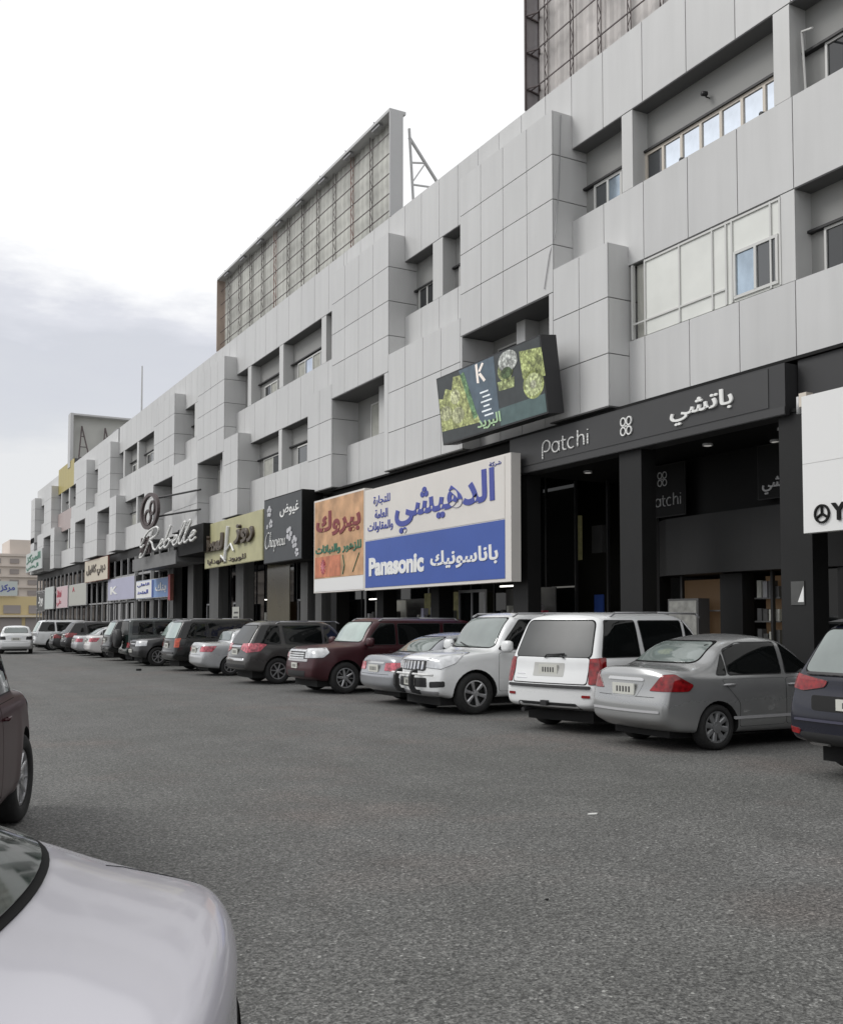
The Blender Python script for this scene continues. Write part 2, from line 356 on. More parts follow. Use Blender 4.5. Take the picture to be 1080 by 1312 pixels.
def upper_block(a, b, n=4):
    back.box(XF + .03 - 15, XW - 15, a + .03, b, 9.735, 14.25)
    for i in range(n):
        y0, y1 = a + (b - a) * i / n, a + (b - a) * (i + 1) / n
        for z0, z1 in zip(ZR_U, ZR_U[1:]): front_panel(y0, y1, z0, z1, XF)
    for z0, z1 in zip(ZR_U, ZR_U[1:]): side_panel(a, XF + .03, XW, z0, z1)
    panels.append((XF, XP, a + G, b - G, 14.255, 14.275, M['clad']))
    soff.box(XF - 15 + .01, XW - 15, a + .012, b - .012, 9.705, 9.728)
def lower_block(a, b, cols, fill=()):
    back.box(XF + .03 - 15, XW - 15, a + .03, b, 6.56, 9.72)
    back.box(XF + .03 - 15, XW - 15, cols[0] + .03, cols[-1], 9.72, 10.25)
    for y0, y1 in zip(cols, cols[1:]):
        for z0, z1 in zip(ZR_L, ZR_L[1:]): front_panel(y0, y1, z0, z1, XF)
    for y0, y1 in fill: front_panel(y0, y1, 6.54, 9.73, XF)
    for z0, z1 in zip(ZR_L, ZR_L[1:]):
        side_panel(a, XF + .03, XW, z0, min(z1, 9.70) if a < cols[0] - .01 else z1)
    panels.append((XF, XP, cols[0] + G, cols[-1] - G, 10.255, 10.275, M['clad']))
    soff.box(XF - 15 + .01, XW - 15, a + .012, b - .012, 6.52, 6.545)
def spandrel(a, b, z0, z1, joints, mat=None):
    a = max(a, YST); b = min(b, YEND)
    if b - a < .1: return
    back.box(XP + .03 - 15, XW - 15, a, b, z0 + .012, z1 - .012)
    js = [a] + sorted({round(j, 3) for j in joints if a + .15 < j < b - .15}) + [b]
    for y0, y1 in zip(js, js[1:]): front_panel(y0, y1, z0, z1, XP, mat)
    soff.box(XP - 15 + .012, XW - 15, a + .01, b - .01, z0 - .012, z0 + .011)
def pillar(a, b, z0, z1): pill.box(XP + .004 - 15, XW - 15, a, b, z0, z1)
wcount = 0
def window(y0, y1, z0, z1, n, panes, X=XW, fr=None, t=.05, sill=True):
    """frame + panes; y0 < y1; n lights; panes = list of glass materials from large Y (left in view) to small Y"""
    fr = fr or M['frame_white']
    m = MB(); x0, x1 = X - 15 - .07, X - 15 + .0
    m.box(x0, x1, y0, y1, z0, z0 + t); m.box(x0, x1, y0, y1, z1 - t, z1)
    w = (y1 - y0) / n
    for i in range(n + 1):
        yy = y0 + w * i; h = t * (.5 if 0 < i < n else 1)
        a, b = (yy - h, yy + h) if 0 < i < n else ((yy, yy + t) if i == 0 else (yy - t, yy))
        m.box(x0 - .004, x1, a, b, z0 + t, z1 - t)
    f = m.build('window', fr, B)
    for i in range(n):
        mat = panes[n - 1 - i] if n - 1 - i < len(panes) else panes[-1]
        p = ubox('pane', x0 + .03, x0 + .04, y0 + w * i + t * .5, y0 + w * (i + 1) - t * .5, z0 + t, z1 - t, mat, f)
    return f
def head(y0, y1, z): pill.box(XW - 15 - .09, XW - 15, y0, y1, z, z + .045)
heads = MB()
def drip(y0, y1, z): heads.box(XW - 15 - .12, XW - 15, y0, y1, z, z + .05)
rnd = random.Random(3)
def glass_pick(far=False):
    return rnd.choice([M['glass_dark'], M['glass_grey'], M['glass_dark'], M['curtain'] if rnd.random() < .4 else M['glass_grey']])
P1 = 1.39
for ui, u in enumerate((-6.4, 19.67, 45.74, 71.5, 97.6)):
    js = [u + 26.25 - P1 * k for k in range(0, 20)]
    lim = YEND
    if u < 90:
        upper_block(u, u + 4.4); upper_block(u + 8.9, u + 13.45)
        lower_block(u - 2.07, u + .18, [u - 2.07, u - 1.02, u], [(u, u + .18)])
        lower_block(u + 4.3, u + 9.2, [u + 4.4, u + 5.5, u + 6.6, u + 7.75, u + 8.9], [(u + 4.3, u + 4.4), (u + 8.9, u + 9.2)])
        lower_block(u + 13.4, u + 15.7, [u + 13.45, u + 14.55, u + 15.7], [(u + 13.4, u + 13.45)])
    else:                                                     # the far end of the building
        lower_block(u - 2.07, u + .18, [u - 2.07, u - 1.02, u], [(u, u + .18)])
        upper_block(u, u + 4.4)
        lower_block(u + 4.3, u + 8.6, [u + 4.4, u + 5.5, u + 7.0, u + 8.6])
        upper_block(u + 10.6, YEND, 3); lower_block(u + 10.8, YEND, [u + 10.8, u + 12, YEND])
    j4 = [u + 5.53, u + 6.65, u + 7.78] + [u + 1.1, u + 2.2, u + 3.3, u + 4.4, u + 8.9, u + 10.04, u + 11.18, u + 12.31, u + 13.45]
    par = j4 + [j for j in js if j > u + 13.6]
    yell = ui == 3
    if yell:                                                  # a bay re-clad in yellow and pink by its tenant
        spandrel(u, u + 18, 13.42, 15.3, [j for j in par if j < u + 17.9])
        spandrel(u + 18.0, u + 26.1, 13.42, 15.75, [u + 19.4, u + 20.8, u + 22.1, u + 23.4, u + 24.8], M['yellow_clad'])
    else:
        spandrel(u, u + 26.07, 13.42, 15.3, par)
    # middle band
    spandrel(u + 4.4, u + 8.9, 9.82, 11.6, j4)
    if yell:
        spandrel(u + 13.45, u + 19, 9.82, 11.6, js); spandrel(u + 19, u + 26.07, 9.82, 11.6, [u + 20.4, u + 21.8, u + 23.4, u + 24.8], M['pink_clad'])
    elif u < 90: spandrel(u + 13.45, u + 26.07, 9.82, 11.6, js)
    else: spandrel(u + 8.9, YEND, 9.82, 11.6, js)
    # bottom band
    jl = [u + .18 + 1.03 * k for k in range(1, 4)]; jl2 = [u + 9.2 + 1.05 * k for k in range(1, 4)]
    spandrel(u + .18, u + 4.3, 6.56, 8.08, jl)
    if u < 90:
        spandrel(u + 9.2, u + 13.4, 6.56, 8.08, jl2); spandrel(u + 15.7, u + 24.0, 6.56, 8.08, js)
    else: spandrel(u + 8.6, YEND - .2, 6.56, 8.08, jl2)
    # recess pillars and windows
    if ui == 0:
        for a, b in ((12.94, 13.33), (17.42, 17.79), (9.0, 9.4)): pillar(a, b, 11.6, 13.41)
        for a, b in ((12.89, 13.22),): pillar(a, b, 8.08, 9.81)
        mir, be = M['glass_mirror'], M['frame_beige']
        window(13.33, 17.42, 11.62, 12.46, 7, [M['glass_grey'], mir, mir, mir, mir, mir, mir], fr=be, t=.07)
        window(18.25, 19.3, 11.62, 12.44, 2, [M['glass_grey'], M['glass_blue']], t=.07)
        window(9.5, 12.45, 11.62, 12.5, 3, [M['glass_dark'], M['curtain'], M['glass_grey']], t=.05)
        window(9.9, 12.55, 8.1, 9.02, 2, [M['glass_dark'], M['glass_grey']], t=.05)
        drip(7.3, 12.94, 12.5); drip(13.33, 17.42, 12.46); drip(17.79, 19.67, 12.44); drip(9.4, 12.89, 9.02)
    else:
        if u < 90:
            for a, b in ((15.36, 15.81), (19.91, 20.38), (23.98, 24.45), (6.44, 7.05)): pillar(u + a, u + b, 11.6, 13.41)
            pillar(u + 20.03, u + 20.4, 8.08, 9.81)
            dk = M['glass_dark']; gg = M['glass_grey']
            window(u + 5.15, u + 6.44, 11.62, 12.42, 2, [glass_pick(), gg], t=.05) if ui != 1 else window(u + 7.55, u + 8.65, 11.62, 12.5, 2, [dk, dk], t=.06)
            if ui == 1: window(u + 4.9, u + 6.1, 11.62, 12.5, 2, [gg, dk], t=.06)
            drip(u + 4.4, u + 6.44, 12.46); drip(u + 7.05, u + 8.9, 12.46)
            window(u + 16.0, u + 19.2, 11.62, 12.45, 4, [M['curtain'], M['glass_mirror'], M['curtain'], M['glass_mirror']] if ui == 1 else [dk, gg, dk, gg], t=.06)
            window(u + 21.6, u + 23.2, 11.62, 12.3, 2, [dk, M['curtain']], t=.05)
            drip(u + 15.81, u + 19.91, 12.5); drip(u + 20.38, u + 23.98, 12.5)
            window(u + 17.0, u + 19.2, 8.1, 8.95, 2, [gg, gg], t=.05); window(u + 20.9, u + 23.3, 8.1, 9.0, 2, [M['curtain'], gg], t=.05)
            drip(u + 15.81, u + 20.03, 9.02); drip(u + 20.4, u + 24.0, 9.02)
        else:
            pillar(u + 6.4, u + 7.0, 11.6, 13.41)
            window(u + 4.8, u + 6.4, 11.62, 12.6, 2, [M['glass_dark']]); window(u + 7.2, u + 8.8, 11.62, 12.6, 2, [M['glass_dark']])
        # inside the openings under the upper blocks
        pass
    if u < 90:
        for oi, (a, b) in enumerate(((.18, 4.3), (9.2, 13.4))):
            dkm = M['glass_dark']
            if ui == 1 and oi == 1: pass
            pillar(u + a + 1.15 if oi else u + a + 1.9, u + a + 1.6 if oi else u + a + 2.3, 8.08, 9.71)
            window(u + a + (1.7 if oi else 2.5), u + a + (3.0 if oi else 3.8), 8.1, 9.4, 1, [M['curtain'] if (ui + oi) % 2 == 0 else M['glass_grey']], t=.05)
            window(u + a + .1, u + a + 1.0, 8.1, 9.3, 1, [M['glass_dark']], t=.05)
back.build('panel_backing', M['joint'], B)
soff.build('soffit', M['soffit'], B)
tag(pill.build('pillar_cladding', M['pillar'], B), kind='stuff')
tag(heads.build('window_drip_trim', M['trim'], B), kind='stuff')
# panels: nearest individually, the rest joined
def pdist(p):
    yy = (p[2] + p[3]) / 2
    return yy if yy > 8.0 else 1000 - yy
panels.sort(key=pdist)
for p in panels[:300]: wb('facade_panel', *p)
rest = {}
for p in panels[300:]:
    rest.setdefault(p[6].name, (MB(), p[6]))[0].box(p[0] - 15, p[1] - 15, *p[2:6])
for k, (m, mt) in rest.items(): tag(m.build('facade_panelling', mt, B), kind='stuff')

# white sheeted sun room on the first floor over the chocolate shop
sr = MB(); sr.box(.02, .06, 13.24, 17.05, 8.09, 9.79)
enc = sr.build('enclosure_wall', M['white_panel'], B); tag(enc, 'white sheet infill wall with a small sliding window')
ribs = MB()
for yy in (13.24, 13.47, 14.46, 14.62, 15.0, 15.96, 17.05): ribs.box(-.012, .018, yy - .02, yy + .02, 8.09, 9.79)
for zz in (8.42,): ribs.box(-.010, .018, 14.62, 17.5, zz - .018, zz + .018)
ribs.box(-.01, .018, 13.24, 17.05, 9.74, 9.785)
ribs.box(-.014, .06, 17.44, 17.5, 8.08, 9.79); ribs.build('enclosure_frame', M['frame_white'], enc)
ubox('pane', .12, .13, 17.07, 17.44, 8.09, 9.79, M['curtain'], enc)
window(13.29, 14.42, 8.14, 9.1, 2, [M['glass_blue'], M['glass_grey']], X=15.055, t=.06)

# ---- ground floor: soffit, beam, colonnade, shopfronts
gf = MB(); gf.box(.12, .45, 33.6, YEND, 5.95, 6.50)
gf.build('fascia_beam', M['shop_panel'], B)
wb('ceiling', 14.55, 18.4, YST, 33.6, 6.44, 6.50, M['black'])
wb('ceiling', 14.42, 18.4, 12.2, 21.4, 5.46, 5.52, M['black'])
wb('ceiling', 15.5, 18.4, 33.6, YEND, 6.38, 6.50, M['black'])
wb('fascia_beam', 14.62, 15.2, YST, 12.55, 5.62, 6.43, M['fascia'])
wb('fascia_beam', 14.72, 15.2, 21.5, 33.6, 5.9, 6.43, M['black'])
for a, b in ((12.16, 12.86), (16.6, 17.32), (20.87, 21.53)):
    p_ = MB(); p_.box(14.45 - 15, 14.85 - 15, a, b, .14, 5.46); p_.build('pillar', M['col_black'], B)
wb('pillar', 14.7, 15.2, 7.3, 7.9, .14, 5.62, M['col_black'])
for a, b in ((36.75, 37.5), (35.36, 35.97), (44.49, 45.62), (48.3, 49.8), (52.7, 53.8), (56.75, 57.5), (61.25, 61.95), (65.5, 66.1)):
    wb('pillar', 15.0, 15.5, a, b, .14, 5.95, M['gpil'])
wb('shopfront_pane', 15.2, 15.24, 39.2, 41.9, .14, 5.95, M['tinted_glass'])
for yy in (26.0, 29.7, 33.5): wb('pillar', 14.8, 15.3, yy, yy + .5, .14, 6.43, M['black'])
# rear shopfront glazing, one pane per bay
shopf = MB(); sg = []
yy = -6.5
while yy < 110:
    x = 16.7 if yy < 57 else 15.6
    w = 1.35
    shopf.box(x - 15 - .03, x - 15 + .05, yy - .03, yy + .03, .14, 5.4 if yy < 21 else 6.3)
    if not (12.9 < yy < 21.0): sg.append((x, yy, yy + w))
    yy += w
tag(shopf.build('shopfront_mullion', M['trim'], B), kind='stuff')
for x, a, b in sg: wb('shopfront_pane', x, x + .02, a + .03, b - .03, .16, 6.3, M['shop_glass'])
# light mullions and mezzanine windows of the far half
mul = MB(); yy = 57.9
while yy < 110.5:
    mul.box(.02, .12, yy, yy + .16, .14, 5.95); yy += 2.1
tag(mul.build('shopfront_mullion', M['mull'], B), kind='stuff')
wb('ledge', 15.05, 15.5, 57.5, YEND, 4.72, 4.86, M['mull'])
wb('ledge', 15.05, 15.5, 57.5, YEND, 3.02, 3.12, M['mull'])

# ---- chocolate shop front set back behind the pillars
S1 = 16.55
wb('shop_wall', S1 + .02, 18.38, 12.9, 18.6, 2.78, 5.46, M['black'])
band = MB(); n = 10
prof = []
for i in range(n + 1):
    t = i / n; yv = 13.0 + 5.45 * t
    prof.append((yv, S1 - .35 * math.sin(math.pi * min(1, max(0, (t * 1.0)))) ** .35 if 0 < t < 1 else S1))
for (ya, xa), (yb, xb) in zip(prof, prof[1:]):
    band.quad((xa - 15, ya, 2.78), (xb - 15, yb, 2.78), (xb - 15, yb, 4.1), (xa - 15, ya, 4.1))
    band.quad((xa - 15, ya, 4.1), (xb - 15, yb, 4.1), (S1 + .02 - 15, yb, 4.1), (S1 + .02 - 15, ya, 4.1))
    band.quad((xa - 15, ya, 2.78), (xb - 15, yb, 2.78), (S1 + .02 - 15, yb, 2.78), (S1 + .02 - 15, ya, 2.78))
band.build('curved_fascia', M['shop_panel'], B, smooth=False)
wb('shop_pier', S1 - .05, S1 + .3, 15.75, 16.4, .14, 2.76, M['col_black'])
wb('shop_pier', S1 - .05, S1 + .3, 12.95, 13.3, .14, 2.76, M['col_black'])
wb('shop_pier', S1 - .05, S1 + .3, 18.35, 18.7, .14, 5.4, M['black'])
for a, b in ((13.3, 15.75), (16.4, 18.35)):
    pass
# interior light: warm display shelves seen in the windows

# ================================================================== cars
def lerp(a, b, t): return a + (b - a) * t
def sstep(t): t = max(0.0, min(1.0, t)); return t * t * (3 - 2 * t)
def curve(pts):
    """monotone cubic through (x, z) points"""
    xs = [p[0] for p in pts]; ys = [p[1] for p in pts]; n = len(pts)
    d = [(ys[i+1] - ys[i]) / (xs[i+1] - xs[i]) for i in range(n - 1)]
    m = [d[0]] + [0 if d[i-1] * d[i] <= 0 else 2 * d[i-1] * d[i] / (d[i-1] + d[i]) for i in range(1, n - 1)] + [d[-1]]
    def f(x):
        if x <= xs[0]: return ys[0]
        if x >= xs[-1]: return ys[-1]
        i = max(j for j in range(n - 1) if xs[j] <= x)
        h = xs[i+1] - xs[i]; t = (x - xs[i]) / h
        return ((1 + 2*t) * (1-t)**2 * ys[i] + t * (1-t)**2 * h * m[i] + t*t*(3 - 2*t) * ys[i+1] + t*t*(t-1) * h * m[i+1])
    return f
def lin(pts):
    def f(x):
        if x <= pts[0][0]: return pts[0][1]
        for (a, b), (c, d) in zip(pts, pts[1:]):
            if x <= c: return lerp(b, d, (x - a) / (c - a))
        return pts[-1][1]
    return f
class Body:
    def __init__(s, sp, level=2):
        s.sp = sp; L = sp['L']; W = sp['W'] / 2; s.L, s.W = L, W
        top, sh, bot = curve(sp['top']), curve(sp['sh']), curve(sp['bot'])
        s.top, s.sh, s.bot = top, sh, bot
        plan = curve(sp.get('plan', [(-L/2, .88), (-L/2 + .5, .97), (-.6, 1.0), (.8, 1.0), (L/2 - .6, .96), (L/2, .84)]))
        fp, rp = lin(sp['fp']), lin(sp['rp']); rw, fw = sp.get('rw', .5), sp.get('fw', .4)
        tum = sp.get('tum', .26); bf, br = sp.get('bf', .20), sp.get('br', .12)
        xa, xb, wr = sp['xa'], sp['xb'], sp['r']
        N = int(L / .085)
        st = [(-L/2 + L * i / N, 0.0) for i in range(N + 1)]
        eg = sp.get('edge', 1.0)
        st = [(-L/2, .055 * eg), (-L/2 + .012 * eg, .02 * eg), (-L/2 + .045 * eg, .0)] + [q for q in st if abs(q[0]) < L/2 - .08] + [(L/2 - .045, .0), (L/2 - .012, .02), (L/2, .055)]
        def section(x, ins):
            t, h0, b = top(x), sh(x), bot(x); w = W * plan(x)
            h = max(.02, t - h0); a = sstep((h - .10) / .34)
            wg = w * .935; tu = tum * h
            hood = [(w*.90, h0 + .38*h), (w*.78, h0 + .66*h), (w*.58, h0 + .86*h), (w*.30, h0 + .97*h), (0, h0 + h)]
            cab = [(wg - .30*tu, h0 + .33*h), (wg - .86*tu, h0 + h - .13), (wg - tu - .045, h0 + h - .045), (.50*(wg - tu), h0 + h - .008), (0, h0 + h)]
            pts = [(0, b), (w*.5, b), (w*.90, b), (w*.965, b + .05), (w*.995, b + .17), (w, lerp(b, h0, .52)), (w*.992, h0 - .11), (w*.965, h0 - .02)] + [(wg, h0 + .012)] + \
                  [(lerp(p[0], q[0], a), lerp(p[1], q[1], a)) for p, q in zip(hood, cab)]
            zc = (b + h0) / 2
            out = []
            for (yy, zz) in pts:
                # flared arches
                for ax in (xa, xb):
                    dd = math.hypot(x - ax, (zz - wr)); e = math.exp(-((dd - wr * 1.28) / .11) ** 2)
                    if zz < h0 - .03 and yy > w * .8: yy += .022 * e
                yy *= (1 - ins / w); zz = zz + (ins * .9 if zz < zc else -ins * .9)
                out.append((yy, zz))
            return out
        s.verts = []; K = 14; rows = []
        secs = [(x, section(x, i)) for x, i in st]
        def warp(x, y, z):
            q = (abs(y) / W) ** 2.2
            ex = abs(x) / (L / 2)
            if x > 0: x2 = x - bf * q * sstep((ex - .30) / .70) + fp(z) * sstep((x - (L/2 - fw)) / fw)
            else: x2 = x + br * q * sstep((ex - .45) / .55) + rp(z) * sstep((-x - (L/2 - rw)) / rw)
            return (x2, y, z)
        s.warp = warp
        V = []; F = []; idx = []
        for x, sec in secs:
            r = []
            for (yy, zz) in sec: r.append(len(V)); V.append(warp(x, yy, zz))
            r2 = []
            for k, (yy, zz) in enumerate(sec):
                if k in (0, K - 1): r2.append(r[k])
                else: r2.append(len(V)); V.append(warp(x, -yy, zz))
            idx.append((r, r2))
        for i in range(len(idx) - 1):
            for sd in (0, 1):
                a, b = idx[i][sd], idx[i+1][sd]
                for k in range(K - 1):
                    f = (a[k], a[k+1], b[k+1], b[k]); F.append(f if sd == 0 else f[::-1])
        for e, flip in ((0, False), (len(idx) - 1, True)):
            x, sec = secs[e]; rowsL = [[idx[e][0][2], idx[e][0][1], idx[e][0][0], idx[e][1][1], idx[e][1][2]]]
            for k in range(3, K - 3):
                yy, zz = sec[k]; r = [idx[e][0][k]]
                for fy in (.5, 0, -.5): r.append(len(V)); V.append(warp(x, yy * fy, zz))
                r.append(idx[e][1][k]); rowsL.append(r)
            k = K - 3; rowsL.append([idx[e][0][k], idx[e][0][K-2], idx[e][0][K-1], idx[e][1][K-2], idx[e][1][k]])
            for a, b in zip(rowsL, rowsL[1:]):
                for j in range(4):
                    f = (a[j], a[j+1], b[j+1], b[j]); F.append(f if flip else f[::-1])
        me = bpy.data.meshes.new('body'); me.from_pydata(V, [], F); me.update()
        bm = bmesh.new(); bm.from_mesh(me); bmesh.ops.recalc_face_normals(bm, faces=bm.faces); bm.to_mesh(me); bm.free()
        o = bpy.data.objects.new('body', me); COL.objects.link(o)
        md = o.modifiers.new('s', 'SUBSURF'); md.levels = level; md.render_levels = level
        def bake():
            bpy.context.view_layer.update(); dg = bpy.context.evaluated_depsgraph_get()
            return bpy.data.meshes.new_from_object(o.evaluated_get(dg))
        smooth = bake()
        s.vn = [Vector(v.normal) for v in smooth.vertices]; s.vc = [Vector(v.co) for v in smooth.vertices]
        s.polys = [tuple(p.vertices) for p in smooth.polygons]
        s.bvh = BVHTree.FromPolygons(s.vc, s.polys)
        # wheel arches
        cm = MB(); ar = wr * sp.get('arch', 1.17)
        for ax in (xa, xb):
            for sd in (1, -1):
                n = 28; poly = [(ax + ar * math.cos(2*math.pi*k/n), wr * .98 + ar * math.sin(2*math.pi*k/n)) for k in range(n)]
                cm.prism(poly, 'y', sd * (W - .34), sd * (W + .15))
        co = bpy.data.objects.new('cut', cm.mesh('cut', M['under'])); COL.objects.link(co)
        bo = o.modifiers.new('b', 'BOOLEAN'); bo.object = co; bo.operation = 'DIFFERENCE'; bo.solver = 'EXACT'
        o.data.materials.append(M['white']); o.data.materials.append(M['under'])
        try: bo.material_mode = 'TRANSFER'
        except Exception: pass
        s.mesh = bake()
        for p in s.mesh.polygons: p.use_smooth = True
        try: s.mesh.set_sharp_from_angle(angle=R(48))
        except Exception: pass
        bpy.data.objects.remove(o); bpy.data.objects.remove(co)
    def nrm(s, i, p):
        n = Vector()
        for j in s.polys[i]: n += s.vn[j] / ((s.vc[j] - p).length + .002)
        return n.normalized()
    def hit(s, az, sv, z):
        """ray from outside at azimuth az (deg, 0 front, 90 left, 180 rear)"""
        a = R(az); d = Vector((math.cos(a), math.sin(a), 0)); pr = Vector((-math.sin(a), math.cos(a), 0))
        h = s.bvh.ray_cast(d * 6 + pr * sv + Vector((0, 0, z)), -d)
        if h[0] is None: return None
        return h[0], s.nrm(h[2], h[0])
    def patch(s, az, poly, off=.006, cell=.06, rim=.02):
        """polygon in (s, z) projected on the bodywork, raised by off, with a rim back to the surface"""
        poly = [Vector(p) for p in poly]
        out = []
        for a, b in zip(poly, poly[1:] + poly[:1]):
            n = max(1, int((b - a).length / cell)); out += [a.lerp(b, i / n) for i in range(n)]
        xs = [p.x for p in out]; zs = [p.y for p in out]
        pts = list(out)
        nx = int((max(xs) - min(xs)) / cell); nz = int((max(zs) - min(zs)) / cell)
        def inside(q):
            c = False
            for a, b in zip(out, out[1:] + out[:1]):
                if (a.y > q.y) != (b.y > q.y) and q.x < (b.x - a.x) * (q.y - a.y) / (b.y - a.y) + a.x: c = not c
            return c
        def near(q): return min((q - p).length for p in out) < cell * .45
        for i in range(1, nx + 1):
            for j in range(1, nz + 1):
                q = Vector((min(xs) + i * cell, min(zs) + j * cell))
                if inside(q) and not near(q): pts.append(q)
        n = len(out)
        vs, es, fs, *_ = delaunay_2d_cdt(pts, [(i, (i+1) % n) for i in range(n)], [list(range(n))], 1, 1e-5)
        V, NN, ok = [], [], {}
        for i, q in enumerate(vs):
            h = s.hit(az, q.x, q.y)
            if h is None: continue
            ok[i] = len(V); V.append(h[0] + h[1] * off); NN.append(h[1])
        F = [tuple(ok[i] for i in f) for f in fs if all(i in ok for i in f)]
        # rim
        cnt = {}
        for f in F:
            for a, b in zip(f, f[1:] + f[:1]): cnt[(min(a, b), max(a, b))] = cnt.get((min(a, b), max(a, b)), 0) + 1
        base = {}
        nF = len(F); V2, N2 = [], []
        for f in list(F):
            for a, b in zip(f, f[1:] + f[:1]):
                if cnt[(min(a, b), max(a, b))] == 1:
                    for q in (a, b):
                        if q not in base: base[q] = len(V) + len(V2); V2.append(V[q] - NN[q] * rim); N2.append(NN[q])
                    F.append((b, a, base[a], base[b]))
        return V + V2, F, NN + N2
def pmesh(name, parts, mat, smooth=True):
    V, F, N = [], [], []
    for v, f, n in parts:
        o = len(V); V += v; N += n; F += [tuple(i + o for i in q) for q in f]
    me = bpy.data.meshes.new(name); me.from_pydata([tuple(v) for v in V], [], F); me.materials.append(mat)
    me.shade_smooth()
    bm = bmesh.new(); bm.from_mesh(me); bm.verts.ensure_lookup_table()
    for f in bm.faces:
        avg = sum((N[v.index] for v in f.verts), Vector())
        f.normal_update()
        if len(f.verts) == 3 and f.normal.dot(avg) < 0: f.normal_flip()
    bm.to_mesh(me); bm.free()
    try: me.normals_split_custom_set_from_vertices([tuple(n) for n in N])
    except Exception: pass
    me.update(); return me
def rnd_poly(pts, r=.05, n=4):
    """rounded polygon corners"""
    out = []; m = len(pts)
    for i in range(m):
        p, a, b = Vector(pts[i]), Vector(pts[i-1]), Vector(pts[(i+1) % m])
        u, w = (a - p), (b - p); k = min(r, u.length * .45, w.length * .45)
        s0, s1 = p + u.normalized() * k, p + w.normalized() * k
        for j in range(n + 1):
            t = j / n; out.append(tuple((1-t)**2 * s0 + 2*t*(1-t) * p + t*t * s1))
    return out
def wheel_meshes(r, w, style, rimf=.64):
    """axis along y, outer face at +y"""
    t = MB(); n = 32; h = w / 2; rr = r * rimf
    prof = [(rr, -h*.9), (rr*1.04, -h), (r*.90, -h), (r*.975, -h*.82), (r, -h*.45), (r, h*.45), (r*.975, h*.82), (r*.90, h), (rr*1.10, h*1.02), (rr*1.02, h*.9), (rr*.98, h*.55), (rr*.98, -h*.9)]
    vs = []; fs = []; m = len(prof)
    for k in range(n):
        a = 2*math.pi*k/n
        for (q, y) in prof: vs.append((q*math.cos(a), y, q*math.sin(a)))
    for k in range(n):
        for j in range(m): fs.append((k*m + j, k*m + (j+1) % m, ((k+1) % n)*m + (j+1) % m, ((k+1) % n)*m + j))
    t.add(vs, fs)
    tyre = t.mesh('tyre', M['rubber'], True); 
    d = MB(); nn = 20
    d.prism([(rr*.97*math.cos(2*math.pi*k/nn), rr*.97*math.sin(2*math.pi*k/nn)) for k in range(nn)], 'y', -h*.8, h*.15)
    disc = d.mesh('wheel', M['disc'])
    q = MB(); yo = h * .78
    # outer ring
    vs, fs = [], []; pr = [(rr*.99, yo + .004), (rr*.90, yo + .006), (rr*.88, yo - .03), (rr*.99, yo - .05)]
    for k in range(n):
        a = 2*math.pi*k/n
        for (b, y) in pr: vs.append((b*math.cos(a), y, b*math.sin(a)))
    for k in range(n):
        for j in range(4): fs.append((k*4 + j, k*4 + (j+1) % 4, ((k+1) % n)*4 + (j+1) % 4, ((k+1) % n)*4 + j))
    q.add(vs, fs)
    def spoke(a, w0, w1, r0=.16, r1=.93, y0=-.012, y1=.0):
        ca, sa = math.cos(a), math.sin(a); P = []
        for (rad, ww, yy) in ((r0*rr, w0, yo + y0), (r1*rr, w1, yo + y1)):
            for (sx, dy) in ((-1, -.035), (-1, -.006), (-.5, .006), (.5, .006), (1, -.006), (1, -.035)):
                P.append((rad*ca - sx*ww*sa, yy + dy, rad*sa + sx*ww*ca))
        q.add(P, [(i, (i+1) % 6, (i+1) % 6 + 6, i + 6) for i in range(6)] + [(5,4,3,2,1,0), (6,7,8,9,10,11)])
    if style == 'cap':
        for k in range(8): spoke(2*math.pi*k/8 + .2, rr*.13, rr*.20, .2, .95)
        hubr = .36
    elif style == 'twin':
        for k in range(5):
            for e in (-.16, .16): spoke(2*math.pi*k/5 + .3 + e, rr*.06, rr*.055)
        hubr = .24
    elif style == 'six':
        for k in range(6): spoke(2*math.pi*k/6 + .25, rr*.085, rr*.15)
        hubr = .26
    elif style == 'star':
        for k in range(5): spoke(2*math.pi*k/5 + .1, rr*.14, rr*.085)
        for k in range(5): spoke(2*math.pi*k/5 + .1 + math.pi/5, rr*.03, rr*.05, .4)
        hubr = .25
    else:
        for k in range(7): spoke(2*math.pi*k/7 + .1, rr*.07, rr*.075)
        hubr = .22
    nn = 16; q.prism([(rr*hubr*math.cos(2*math.pi*k/nn), rr*hubr*math.sin(2*math.pi*k/nn)) for k in range(nn)], 'y', yo - .05, yo + .012)
    q.prism([(rr*hubr*.5*math.cos(2*math.pi*k/nn), rr*hubr*.5*math.sin(2*math.pi*k/nn)) for k in range(nn)], 'y', yo, yo + .02)
    rim = q.mesh('rim', M['hub'] if style == 'cap' else M['alloy'])
    return disc, tyre, rim

